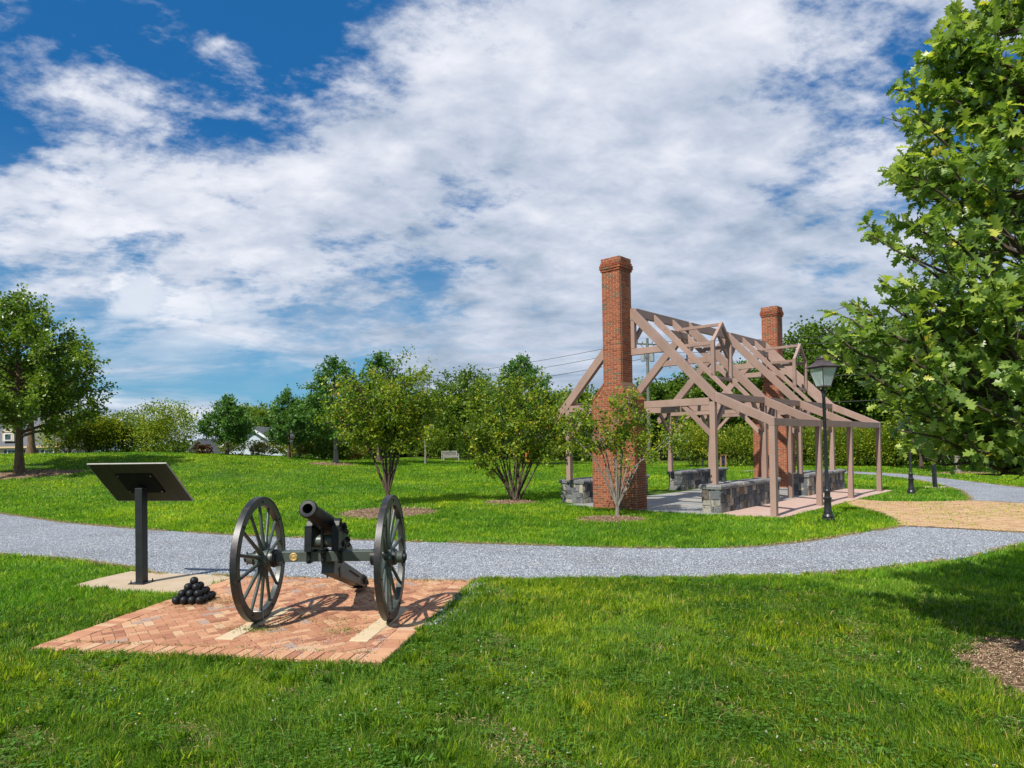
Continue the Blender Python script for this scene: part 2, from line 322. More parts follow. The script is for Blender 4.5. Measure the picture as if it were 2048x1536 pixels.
class MB:
    def __init__(s): s.v = []; s.f = []; s.t = []
    def add(s, vs, fs, tint=.5):
        b = len(s.v); s.v += [tuple(map(float, v)) for v in vs]; s.f += [tuple(i+b for i in f) for f in fs]; s.t += [tint]*len(vs); return s
    def box(s, c, sz, rot=None, tint=.5, taper=1.0):
        x, y, z = [q/2 for q in sz]; vs = []
        for zz, k in ((-z, 1), (z, taper)):
            vs += [(-x*k, -y*k, zz), (x*k, -y*k, zz), (x*k, y*k, zz), (-x*k, y*k, zz)]
        if rot is not None: vs = [rot @ Vector(v) for v in vs]
        vs = [(v[0]+c[0], v[1]+c[1], v[2]+c[2]) for v in vs]
        return s.add(vs, [(3, 2, 1, 0), (4, 5, 6, 7), (0, 1, 5, 4), (1, 2, 6, 5), (2, 3, 7, 6), (3, 0, 4, 7)], tint)
    def prism(s, poly, axis, a, b, tint=.5):
        """poly: 2D points; axis 'x': poly in (y,z); 'y': (x,z); 'z': (x,y)"""
        def P3(p, h): return {'x': (h, p[0], p[1]), 'y': (p[0], h, p[1]), 'z': (p[0], p[1], h)}[axis]
        n = len(poly); vs = [P3(p, a) for p in poly]+[P3(p, b) for p in poly]
        return s.add(vs, [tuple(range(n))[::-1], tuple(range(n, 2*n))]+[(i, (i+1) % n, n+(i+1) % n, n+i) for i in range(n)], tint)
    def tube(s, pts, rad, sides=8, tint=.5, cap=True):
        pts = [Vector(p) for p in pts]; n = len(pts)
        if not hasattr(rad, '__len__'): rad = [rad]*n
        vs = []; up = Vector((0, 0, 1)); prev = None
        for i, p in enumerate(pts):
            dd = (pts[min(i+1, n-1)]-pts[max(i-1, 0)]).normalized()
            if prev is None: a = dd.orthogonal().normalized()
            else: a = (prev-dd*prev.dot(dd)); a = a.normalized() if a.length > 1e-6 else dd.orthogonal().normalized()
            prev = a; b = dd.cross(a)
            vs += [p+(a*math.cos(2*math.pi*k/sides)+b*math.sin(2*math.pi*k/sides))*rad[i] for k in range(sides)]
        fs = []
        for i in range(n-1):
            for k in range(sides):
                k2 = (k+1) % sides; fs.append((i*sides+k, i*sides+k2, (i+1)*sides+k2, (i+1)*sides+k))
        if cap: fs += [tuple(range(sides))[::-1], tuple(range((n-1)*sides, n*sides))]
        return s.add(vs, fs, tint)
    def lathe(s, prof, c=(0, 0, 0), axis='z', sides=24, tint=.5):
        """prof: (r, h) pairs"""
        vs = []
        for r, h in prof:
            for k in range(sides):
                a = 2*math.pi*k/sides; x, y = r*math.cos(a), r*math.sin(a)
                v = {'z': (x, y, h), 'x': (h, x, y), 'y': (x, h, y)}[axis]; vs.append((v[0]+c[0], v[1]+c[1], v[2]+c[2]))
        fs = []
        for i in range(len(prof)-1):
            for k in range(sides): k2 = (k+1) % sides; fs.append((i*sides+k, i*sides+k2, (i+1)*sides+k2, (i+1)*sides+k))
        fs += [tuple(range(sides)), tuple(range((len(prof)-1)*sides, len(prof)*sides))]
        return s.add(vs, fs, tint)
    def torus(s, c, R1, r, M3=None, n=20, k=8, tint=.5, arc=2*math.pi):
        pts = [Vector((R1*math.cos(arc*i/n), R1*math.sin(arc*i/n), 0)) for i in range(n+1)]
        if M3: pts = [M3 @ q for q in pts]
        return s.tube([q+Vector(c) for q in pts], r, k, tint)
    def build(s, name, m, parent=None, bevel=0, smooth=False, xf=None, autos=None):
        me = bpy.data.meshes.new(name); vs = s.v
        if xf: vs = [xf(*v) for v in vs]
        me.from_pydata(vs, [], s.f)
        a = me.attributes.new('tint', 'FLOAT', 'POINT'); a.data.foreach_set('value', s.t)
        import bmesh
        bm = bmesh.new(); bm.from_mesh(me); bmesh.ops.recalc_face_normals(bm, faces=bm.faces); bm.to_mesh(me); bm.free()
        me.materials.append(MATS[m]); o = bpy.data.objects.new(name, me); COL.objects.link(o); o.parent = parent
        if smooth: me.shade_smooth()
        if autos: me.set_sharp_from_angle(angle=R(autos))
        if bevel:
            b = o.modifiers.new('edge', 'BEVEL'); b.width = bevel; b.segments = 2; b.limit_method = 'ANGLE'
        return o
def rotz(a): return Matrix.Rotation(a, 3, 'Z')
def vnoise(x, y, s=1.0, seed=0):
    x = np.asarray(x)*s+seed*13.7; y = np.asarray(y)*s+seed*7.1
    return (np.sin(x*1.3+np.sin(y*1.7+seed))+np.sin(y*1.1+np.sin(x*2.3)*1.3)+np.sin((x+y)*2.1+1.3*np.sin(y*3.1)))/6+.5

# ---------------------------------------------------------------- flat polygons of the park
path_main = [(-26, 27.5), (-21, 24.6), (-16.68, 21.67), (-12.21, 18.38), (-9.39, 16.79), (-6.57, 15.42), (-5.07, 14.85), (-3.47, 14.29), (-2.15, 13.86), (-.68, 13.45), (.71, 13.02), (1.64, 12.72), (2.56, 12.52), (3.47, 12.42), (4.04, 12.42), (4.72, 12.58), (5.44, 12.9), (6.29, 13.37), (6.66, 13.66), (8.21, 14.65), (8.77, 15.05), (9.53, 14.49), (10.5, 13.73), (12.5, 12.4), (15, 10.9), (14.4, 10.3), (12, 11.4), (10.6, 12.0), (9.44, 12.30), (8.85, 11.94), (7.78, 11.22), (7.12, 10.83), (6.12, 10.43), (5.14, 10.02), (4.14, 9.85), (2.7, 9.73), (1.61, 9.74), (.53, 9.84), (-.51, 9.95), (-.6, 9.72), (-4.3, 10.36), (-4.62, 10.52), (-5.85, 10.79), (-6.52, 11.35), (-8.18, 12.31), (-10.02, 13.0), (-14, 15.6), (-19, 19.2), (-24, 23)]
brick_cross = [(8.77, 15.05), (9.28, 16.21), (9.73, 17.64), (9.94, 19.39), (10.13, 20.31), (10.55, 20.9), (11.1, 21.63), (11.64, 20.73), (12.83, 20.5), (14.06, 20.55), (14.92, 19.47), (17.5, 16.9), (19.5, 14.5), (15, 10.9), (12.5, 12.4), (10.5, 13.73), (9.53, 14.49)]
path_side = [(14.06, 20.55), (14.79, 21.62), (16.41, 24.41), (17.92, 28.18), (18.9, 31.5), (19.2, 35), (18.6, 38.2), (16.8, 40.6), (14.5, 42), (14.9, 43), (17.8, 42.2), (20.0, 40.2), (21.1, 36.2), (20.6, 31.6), (20.06, 29.0), (19.62, 26.6), (19.5, 24.6), (20.2, 21), (23, 16.5), (19.5, 14.5), (17.5, 16.9), (14.92, 19.47)]
YAW = R(47.482); UX = np.array([math.cos(YAW), math.sin(YAW)]); VX = np.array([UX[1], -UX[0]]); PO = np.array([6.6909, 17.0259])
def uvp(u, v): p = PO+u*UX+v*VX; return (p[0], p[1])
floor_poly = [uvp(-.38, -7.05), uvp(-.38, -1.5), uvp(10.75, -1.5), uvp(10.75, -7.05)]
walk_poly = [uvp(-.12, -1.5), uvp(-.12, .2), uvp(10.95, .2), uvp(10.95, -1.5)]
PAD_A = R(-9.6); PEX = np.array([math.cos(PAD_A), math.sin(PAD_A)]); PEY = np.array([-PEX[1], PEX[0]]); PFL = np.array([-4.93, 6.78]); PWX, PDY = 3.75, 3.65
def padp(a, b): p = PFL+a*PEX+b*PEY; return (p[0], p[1])
pad_poly = [padp(0, 0), padp(PWX, 0), padp(PWX, PDY), padp(0, PDY)]
slab_poly = [(-6.56, 9.86), (-6.48, 10.43), (-6.30, 10.98), (-5.85, 10.79), (-4.62, 10.52), (-4.36, 10.3), (-4.55, 9.2), (-5.59, 9.5)]
slab2_poly = [(16.1, 26.0), (16.5, 26.7), (17.2, 26.5), (16.8, 25.8)]
flat_polys = [path_main, brick_cross, path_side, floor_poly, walk_poly, pad_poly, slab_poly, slab2_poly]
mulch_rings = [(-3.72, 19.6, 1.55, 1.5), (-.1, 22.0, .95, .75), (2.5, 17.25, .98, .78), (4.84, 5.6, 1.04, 1.08), (-26.2, 34.6, 4.2, 1.3), (-11.4, 42.0, 1.6, 1.3), (2.2, 52.7, 2.0, 1.0), (24.2, 35.9, 1.8, .9)]
def inpoly(x, y, poly):
    r = np.zeros(x.shape, bool); n = len(poly)
    for i in range(n):
        x1, y1 = poly[i]; x2, y2 = poly[(i+1) % n]
        c = ((y1 > y) != (y2 > y)) & (x < (x2-x1)*(y-y1)/((y2-y1) if y2 != y1 else 1e-9)+x1); r ^= c
    return r
def sheet(name, poly, z, m, label=None, kind='structure', thick=0.0, cat=None):
    import bmesh
    bm = bmesh.new(); vs = [bm.verts.new((x, y, z)) for x, y in poly]; f = bm.faces.new(vs)
    if f.normal.z < 0: f.normal_flip()
    if thick:
        r_ = bmesh.ops.extrude_face_region(bm, geom=[f])
        for g_ in r_['geom']:
            if isinstance(g_, bmesh.types.BMVert): g_.co.z -= thick
        bmesh.ops.recalc_face_normals(bm, faces=bm.faces)
    bmesh.ops.triangulate(bm, faces=[q for q in bm.faces if len(q.verts) > 4])
    me = bpy.data.meshes.new(name); bm.to_mesh(me); bm.free(); me.materials.append(MATS[m])
    o = bpy.data.objects.new(name, me); COL.objects.link(o); return tag(o, label, cat, None, kind)
# ground
def axis_pts(lo, hi, fine0, fine1, fs, gs):
    a = list(np.arange(fine0, fine1, fs)); s_ = fs; x = fine1
    while x < hi: a.append(x); s_ *= gs; x += s_
    a.append(hi); s_ = fs; x = fine0-fs
    while x > lo: a.insert(0, x); s_ *= gs; x -= s_
    a.insert(0, lo); return np.array(a)
gx = axis_pts(-900, 900, -45, 35, .8, 1.2); gy = axis_pts(-40, 1600, 0, 72, .8, 1.2)
GX, GY = np.meshgrid(gx, gy); GZ = T(GX, GY)+.03*(vnoise(GX, GY, .35)-.5)*np.clip((GY-24)/10, 0, 1)
nx, ny = len(gx), len(gy); idx = np.arange(nx*ny).reshape(ny, nx)
Fq = np.stack([idx[:-1, :-1], idx[:-1, 1:], idx[1:, 1:], idx[1:, :-1]], -1).reshape(-1, 4)
gro = fast('ground', np.stack([GX, GY, GZ-.004], -1).reshape(-1, 3), Fq, 'lawn_soil', smooth=True); tag(gro, kind='structure')
# left part of the main path climbs nothing: keep the sheets 4 mm apart
sheet('gravel_path', path_main, .006, 'gravel_chips'); sheet('side_path', path_side, .010, 'gravel_chips')
# bricks laid as geometry -----------------------------------------------------
def clip_poly(pl, quad):
    out = pl
    for i in range(len(quad)):
        a, b = quad[i], quad[(i+1) % len(quad)]; inp = out; out = []
        if not inp: return []
        def side(p): return (b[0]-a[0])*(p[1]-a[1])-(b[1]-a[1])*(p[0]-a[0])
        for j in range(len(inp)):
            p, q_ = inp[j], inp[(j+1) % len(inp)]; sp_, sq = side(p), side(q_)
            if sp_ >= 0: out.append(p)
            if (sp_ >= 0) != (sq >= 0): t_ = sp_/(sp_-sq); out.append((p[0]+(q_[0]-p[0])*t_, p[1]+(q_[1]-p[1])*t_))
    return out
def brick_poly(mb, pl, z0, z1, tint, ch=.006):
    if len(pl) < 3: return
    ar = sum(pl[i][0]*pl[(i+1) % len(pl)][1]-pl[(i+1) % len(pl)][0]*pl[i][1] for i in range(len(pl)))/2
    if ar < .0008: return
    cxm = sum(p[0] for p in pl)/len(pl); cym = sum(p[1] for p in pl)/len(pl); n = len(pl)
    top = [(p[0]+(cxm-p[0])*ch*8, p[1]+(cym-p[1])*ch*8) for p in pl]
    vs = [(p[0], p[1], z0) for p in pl]+[(p[0], p[1], z1-ch) for p in pl]+[(p[0], p[1], z1) for p in top]
    fs = [tuple(range(2*n, 3*n))]
    for k in (0, n): fs += [(k+i, k+(i+1) % n, k+n+(i+1) % n, k+n+i) for i in range(n)]
    mb.add(vs, fs, tint)
rp = random.Random(3)
pave = MB(); B = .24; g = .006
inner = [padp(B, B), padp(PWX-B, B), padp(PWX-B, PDY-.12), padp(B, PDY-.12)]
ha = PAD_A+R(45); hx = np.array([math.cos(ha), math.sin(ha)]); hy = np.array([-hx[1], hx[0]]); hc = np.array(padp(PWX/2, PDY/2)); bw, bl = .104, .208
for i in range(-34, 35):
    for j in range(-22, 23):
        for k in (0, 1):
            if k == 0: x0, y0, lx, ly = i*bw+j*2*bw, i*bw-j*2*bw, bl, bw
            else: x0, y0, lx, ly = i*bw+j*2*bw+bl, i*bw-j*2*bw-0*bw, bw, bl
            # classic 90 degree herringbone
            if k == 1: y0 = i*bw-j*2*bw-bw; 
            c0 = hc+hx*(x0+lx/2)+hy*(y0+ly/2); rr = rp.uniform(-.012, .012)
            ax_, ay_ = hx*math.cos(rr)+hy*math.sin(rr), hy*math.cos(rr)-hx*math.sin(rr)
            pl = [tuple(c0+ax_*sx_*(lx/2-g/2)+ay_*sy_*(ly/2-g/2)) for sx_, sy_ in ((-1, -1), (1, -1), (1, 1), (-1, 1))]
            pl = clip_poly(pl, inner)
            if pl: brick_poly(pave, pl, -.02, .020+rp.uniform(-.0035, .0035), min(.92, max(0, rp.gauss(.5, .24))) if rp.random() > .06 else 1)
def soldier(p0, dx, dy, L, w_=.103, dep=B, skip=0):
    n_ = int(L/w_); w2 = L/n_
    for i in range(n_):
        a0 = i*w2+g/2; a1 = (i+1)*w2-g/2; o_ = rp.uniform(-.005, .005); rr = rp.uniform(-.004, .004)
        pl = [(p0[0]+dx[0]*a+dy[0]*b, p0[1]+dx[1]*a+dy[1]*b) for a, b in ((a0+rr, o_), (a1+rr, o_), (a1-rr, dep-g+o_), (a0-rr, dep-g+o_))]
        brick_poly(pave, pl, -.03, .022+rp.uniform(-.004, .004), min(1, max(0, rp.gauss(.58, .15))))
soldier(padp(B, 0), PEX, PEY, PWX-2*B)
soldier(padp(0, PDY), -PEY, PEX, PDY)
soldier(padp(PWX-B, 0), PEY, -PEX, PDY, dep=-.0) if False else None
for i in range(int(PDY/.103)):
    w2 = PDY/int(PDY/.103); a0 = i*w2+g/2; a1 = a0+w2-g; o_ = rp.uniform(-.005, .005)
    brick_poly(pave, [padp(PWX-B+g+o_, a0), padp(PWX+o_, a0), padp(PWX+o_, a1), padp(PWX-B+g+o_, a1)], -.03, .022+rp.uniform(-.004, .004), min(1, max(0, rp.gauss(.6, .15))))
for i in range(16):
    w2 = (PWX-2*B)/16; brick_poly(pave, [padp(B+i*w2+g/2, PDY-.12+g), padp(B+(i+1)*w2-g/2, PDY-.12+g), padp(B+(i+1)*w2-g/2, PDY), padp(B+i*w2+g/2, PDY)], -.03, .02+rp.uniform(-.003, .003), min(1, max(0, rp.gauss(.55, .15))))
pv = empty('brick_pad', (0, 0, 0), 0, 'square herringbone brick pad with soldier border under the black cannon', 'paving')
o = pave.build('brick_surface', 'paver', pv)
sb = sheet('joint_sand_bed', pad_poly, .012, 'joint_sand', kind=None); sb.parent = pv
for a, b0 in ((1.83, .50), (3.27, .60)):   # cream concrete track strips under the wheels
    mbs = MB()
    brick_poly(mbs, [padp(a-.10, b0), padp(a+.10, b0), padp(a+.10, b0+1.35), padp(a-.10, b0+1.35)], 0, .0285, .5); mbs.build('track_strip', 'cream_strip', pv)
edg = MB()
for s0, s1 in (((PWX+.012, -.02), (PWX+.012, PDY)), ):
    p0, p1 = padp(*s0), padp(*s1); edg.tube([(p0[0], p0[1], .004), (p1[0], p1[1], .004)], .014, 4)
edg.build('plastic_edging', 'black_post', pv)
sl = sheet('sign_slab', slab_poly, .016, 'tan_concrete', 'tan concrete slab under the large interpretive sign beside the brick pad', None, .05, 'concrete slab')
sl2 = sheet('sign_slab', slab2_poly, .02, 'tan_concrete', 'small pale concrete slab under the far interpretive sign', None, .05, 'concrete slab')
# brick crossing at the right: small pavers over the polygon
mbx = MB(); rp2 = random.Random(5); xs = [p[0] for p in brick_cross]; ys = [p[1] for p in brick_cross]
ua = R(-12); ux = np.array([math.cos(ua), math.sin(ua)]); uy = np.array([-ux[1], ux[0]]); cc = np.array([13, 16.5])
cand = []
for j in range(-62, 62):
    for i in range(-44, 44):
        c0 = cc+ux*((i+.5*(j % 2))*.21)+uy*(j*.105); cand.append((c0[0], c0[1]))
cand = np.array(cand); ok = inpoly(cand[:, 0], cand[:, 1], brick_cross)
for (x_, y_) in cand[ok]:
    pl = [(x_+ux[0]*a*.1+uy[0]*b*.048, y_+ux[1]*a*.1+uy[1]*b*.048) for a, b in ((-1, -1), (1, -1), (1, 1), (-1, 1))]
    z1 = .024+rp2.uniform(-.003, .003); mbx.add([(p[0], p[1], z1) for p in pl], [(0, 1, 2, 3)], min(1, max(0, rp2.gauss(.62, .16))))
bc = empty('brick_crossing', (0, 0, 0), 0, 'weathered orange brick crossing between the two gravel paths, moss in its joints', 'paving')
mbx.build('brick_surface', 'pale_paver', bc); q_ = sheet('joint_bed', brick_cross, .014, 'joint_sand', kind=None); q_.parent = bc
sheet('pavilion_walk', walk_poly, .026, 'pink_concrete', thick=.06)
# flagstone floor by splitting
def bsp(x0, y0, x1, y1, mn, rnd, out, ar=1.9):
    w_, h_ = x1-x0, y1-y0
    if (w_ < mn*1.9 and h_ < mn*1.9) or (w_ < mn*2.6 and h_ < mn*2.6 and rnd.random() < .35): out.append((x0, y0, x1, y1)); return
    if w_*rnd.uniform(.7, 1.4) > h_*1.0: s_ = x0+w_*rnd.uniform(.35, .65); bsp(x0, y0, s_, y1, mn, rnd, out); bsp(s_, y0, x1, y1, mn, rnd, out)
    else: s_ = y0+h_*rnd.uniform(.35, .65); bsp(x0, y0, x1, s_, mn, rnd, out); bsp(x0, s_, x1, y1, mn, rnd, out)
fl = MB(); rr_ = []; bsp(-.38, -7.05, 10.75, -1.505, .42, random.Random(11), rr_)
for (a, b, c_, d_) in rr_:
    gg = .006; brick_poly(fl, [uvp(a+gg, d_-gg), uvp(a+gg, b+gg), uvp(c_-gg, b+gg), uvp(c_-gg, d_-gg)], -.03, .030, random.random(), .002) if False else brick_poly(fl, [uvp(a+gg, d_-gg), uvp(c_-gg, d_-gg), uvp(c_-gg, b+gg), uvp(a+gg, b+gg)][::-1] if False else [uvp(a+gg, b+gg), uvp(a+gg, d_-gg), uvp(c_-gg, d_-gg), uvp(c_-gg, b+gg)], -.03, .030, random.random(), .001)
if not fl.v:
    pass
fo = fl.build('pavilion_floor', 'flagstone'); tag(fo, kind='structure')
q_ = sheet('floor_bed', floor_poly, .020, 'mortar')

# ---------------------------------------------------------------- pavilion
def PX(u, v, z): p = PO+u*UX+v*VX; return (float(p[0]), float(p[1]), z)
pav = empty('timber_pavilion', (0, 0, 0), 0, 'open mauve-brown timber house frame with ridge, rafters and two dormers between brick chimneys', 'pavilion')
def part(name, mb, parent=pav, m='painted_timber', bev=.006):
    mb.t = [random.random()]*len(mb.t)
    return mb.build(name, m, parent, bev, xf=PX)
TU = [.15, 3.64, 6.725, 10.22]; ZK, VK, ZE, VM, ZR = 3.338, -1.6137, 2.564, -4.20, 6.03
VL = 2*VM-VK
def bx(u0, u1, v0, v1, z0, z1): m_ = MB(); m_.box(((u0+u1)/2, (v0+v1)/2, (z0+z1)/2), (u1-u0, v1-v0, z1-z0)); return m_
def beam(u, w_, poly): m_ = MB(); m_.prism(poly, 'x', u-w_/2, u+w_/2); return m_
for i, u in enumerate(TU):
    h = .08
    part('porch_post', bx(u-.077, u+.077, -.157, -.003, .026, 2.358))
    part('porch_rafter', beam(u, .16, [(VK, ZK), (0, ZE), (0, 2.358), (-.16, 2.358), (-.16, 2.40), (VK, ZK-.27)]))
    part('main_rafter', beam(u, .166, [(VM, ZR), (VK-.001, ZK), (VK-.001, ZK-.30), (VK-.17, 3.192), (VM, ZR-.36)]))
    part('main_rafter', beam(u, .164, [(VM-.001, ZR), (VM-.001, ZR-.36), (VL+.12, ZK-.30+.06), (VL-.36, ZK-.66), (VL-.45, ZK-.46)]))
    zb = .79
    part('post', bx(u-.077, u+.077, VK-.165, VK-.005, zb if i != 9 else .03, 3.07)); part('post', bx(u-.077, u+.077, VL+.005, VL+.165, zb, 3.07))
    part('tie_beam', bx(u-.072, u+.072, VL+.168, VK-.168, 2.99, 3.19))
    vc_ = (ZR-.36-4.6)/1.039
    part('collar_beam', beam(u, .13, [(VM-vc_-.10, 4.60), (VM+vc_+.10, 4.60), (VM+vc_-.04, 4.79), (VM-vc_+.04, 4.79)]))
    part('king_post', bx(u-.068, u+.068, VM-.075, VM+.075, 4.795, ZR-.27))
    for s_, vv in ((1, VK-.168), (-1, VL+.168)):
        part('knee_brace', beam(u, .10, [(vv, 2.10), (vv, 2.27), (vv-s_*.70, 2.988), (vv-s_*.87, 2.988)]))
def ubeam(name, v, w_, poly): m_ = MB(); m_.prism(poly, 'y', v-w_/2, v+w_/2); part(name, m_)
for i in range(3):
    a, b = TU[i]+.086, TU[i+1]-.086
    part('porch_plate', bx(a, b, -.152, -.008, 2.362, 2.557)); part('wall_plate', bx(a, b, VK-.16, VK-.012, 3.14, 3.327)); part('wall_plate', bx(a, b, VL+.012, VL+.16, 3.10, 3.30))
    part('ridge_beam', bx(a, b, VM-.06, VM+.06, ZR-.26, ZR-.005))
for i, u in enumerate(TU):
    for s_ in (1, -1):
        if (i == 0 and s_ < 0) or (i == 3 and s_ > 0): continue
        e = u+s_*.079
        for vv, zt in ((VK-.085, 3.138), (VL+.085, 3.098)):
            ubeam('knee_brace', vv, .09, [(e, 2.25), (e, 2.42), (e+s_*.62, zt), (e+s_*.79, zt)])
        ubeam('ridge_brace', VM, .09, [(e-.01*s_, 4.95), (e-.01*s_, 5.15), (e+s_*.58, ZR-.262), (e+s_*.76, ZR-.262)])
for u in (4.50, 5.80): part('post', bx(u-.075, u+.075, VK-.16, VK-.012, .030, 3.137))
rf = [(VM, ZR-.03), (VK-.02, ZK-.045), (VK-.02, ZK-.012+.0), (VM, ZR)]
for i0 in (0, 2):
    us = [TU[i0]+(TU[i0+1]-TU[i0])*k/3 for k in (1, 2)]
    for u in us:
        part('common_rafter', beam(u, .10, [(VM+.062, ZR-.07), (VK-.10, ZK+.08), (VK-.03, ZK+.006), (VK-.03, ZK-.008), (VK-.165, ZK-.008), (VM+.062, ZR-.34)]))
        VD = -2.17
        part('dormer_post', bx(u-.05, u+.05, VD-.11, VD, 3.90, 4.93))
        part('dormer_plate', bx(u-.045, u+.045, VM+(ZR-4.86)/1.039-.02, VD-.112, 4.82, 4.92))
    um = (us[0]+us[1])/2; hw = (us[1]-us[0])/2
    for s_ in (-1, 1):
        m_ = MB(); m_.prism([(um, 5.56), (um+s_*(hw+.06), 4.93), (um+s_*(hw-.05), 4.93), (um, 5.42)], 'y', VD-.10, VD-.002); part('dormer_rafter', m_)
    part('dormer_ridge', bx(um-.04, um+.04, VM+(ZR-5.5)/1.039-.05, VD-.105, 5.44, 5.53))
    part('dormer_header', bx(us[0]+.052, us[1]-.052, VM+.50, VM+.60, 5.24, 5.435)); part('dormer_sill', bx(us[0]+.052, us[1]-.052, VD-.16, VD+.02, 3.80, 3.885))
# ---------------------------------------------------------------- brick chimneys
def ring_bricks(mb, u0, u1, v0, v1, z0, z1, k, rnd, L=.200, jt=.0135):
    """one running-bond course round a rectangle"""
    d_ = .06; zz0, zz1 = z0+jt/2, z1-jt/2
    def face(a0, a1, place, off):
        n_ = max(1, int(round((a1-a0)/(L+jt)))); Ls = (a1-a0)/n_; x = a0-(Ls*.5 if off else 0)
        while x < a1-1e-4:
            s_, e_ = max(x, a0), min(x+Ls, a1)
            if e_-s_ > .02: place(s_+jt/2, e_-jt/2)
            x += Ls
    def tn():
        r = rnd.random(); return rnd.uniform(.82, 1) if r < .085 else min(.8, max(0, rnd.gauss(.42, .2)))
    o = k % 2
    pr = rnd.uniform(0, .003)
    face(v0, v1, lambda s_, e_: mb.box((u0+d_/2-.0+pr*0, (s_+e_)/2, (zz0+zz1)/2), (d_, e_-s_, zz1-zz0), tint=tn()), o)
    face(v0, v1, lambda s_, e_: mb.box((u1-d_/2, (s_+e_)/2, (zz0+zz1)/2), (d_, e_-s_, zz1-zz0), tint=tn()), o)
    face(u0+d_+jt, u1-d_-jt, lambda s_, e_: mb.box(((s_+e_)/2, v1-d_/2, (zz0+zz1)/2), (e_-s_, d_, zz1-zz0), tint=tn()), 1-o)
    face(u0+d_+jt, u1-d_-jt, lambda s_, e_: mb.box(((s_+e_)/2, v0+d_/2, (zz0+zz1)/2), (e_-s_, d_, zz1-zz0), tint=tn()), 1-o)
def chimney(u0, dv, label, seed, zs0=3.18, zs1=3.70, ztop=7.10, dep=.62):
    rnd = random.Random(seed); root = empty('brick_chimney', PX(u0+dep/2, -4.58+dv, 0), 0, label, 'chimney'); inv = Matrix.Translation(-root.location)
    def fx(u, v, z): p = PX(u, v, z); return (p[0]-root.location.x, p[1]-root.location.y, p[2])
    u1 = u0+dep; vb0, vb1, vs0, vs1 = -5.346+dv, -3.828+dv, -4.885+dv, -4.245+dv; ch = .0677
    body = MB(); core = MB(); k = 0; z = 0.0
    while z < ztop-.001:
        if z < zs0: a, b = vb0, vb1
        elif z < zs1:
            f_ = (z-zs0)/(zs1-zs0); a = vb0+(vs0-vb0)*f_; b = vb1+(vs1-vb1)*f_
        else: a, b = vs0, vs1
        ring_bricks(body, u0, u1, a, b, z, z+ch, k, rnd); z += ch; k += 1
    body.build('brickwork', 'chimney_brick', root, xf=fx)
    core.prism([(vb0+.007, -.1), (vb1-.007, -.1), (vb1-.007, zs0+.02), (vs1-.007, zs1), (vs1-.007, ztop+.05), (vs0+.007, ztop+.05), (vs0+.007, zs1), (vb0+.007, zs0+.02)], 'x', u0+.007, u1-.007)
    core.build('mortar_core', 'mortar', root, xf=fx)
    sh = MB()   # sloped brick shoulders
    for s_, (va, vb) in ((1, (vs1, vb1)), (-1, (vs0, vb0))):
        for q in range(5):
            f0, f1 = q/5+.004, (q+1)/5-.012; n_ = 6
            for e_ in range(n_ if False else 1):
                pa, pb = va+(vb-va)*f0, va+(vb-va)*f1; za, zb_ = zs1+.07-(zs1-zs0+.02)*f0, zs1+.07-(zs1-zs0+.02)*f1
                sh.prism([(pa, za), (pb, zb_), (pb, zb_-.07), (pa, za-.07)], 'x', u0-.012, u1+.012, rnd.uniform(.5, .9))
    sh.build('shoulder', 'chimney_brick', root, xf=fx)
    cap = MB(); z = ztop
    for q, ex in enumerate((.028, .028*0+.052, .052, .030, .012, .012)):
        h_ = .0677
        ring_bricks(cap, u0-ex, u1+ex, vs0-ex, vs1+ex, z, z+h_, q, rnd); z += h_
    cap.build('cap', 'chimney_brick', root, xf=fx)
    cc_ = MB(); cc_.box(((u0+u1)/2, (vs0+vs1)/2, (ztop+z)/2-.003), (dep+.016, vs1-vs0+.016, z-ztop-.01)); cc_.build('cap_core', 'mortar', root, xf=fx)
chimney(-.475, 0, 'tall red brick chimney with sloped shoulders, nearer one, behind the small yellowing tree', 1)
chimney(10.45, .45, 'tall red brick chimney at the far end of the timber frame, partly hidden by rafters', 2)
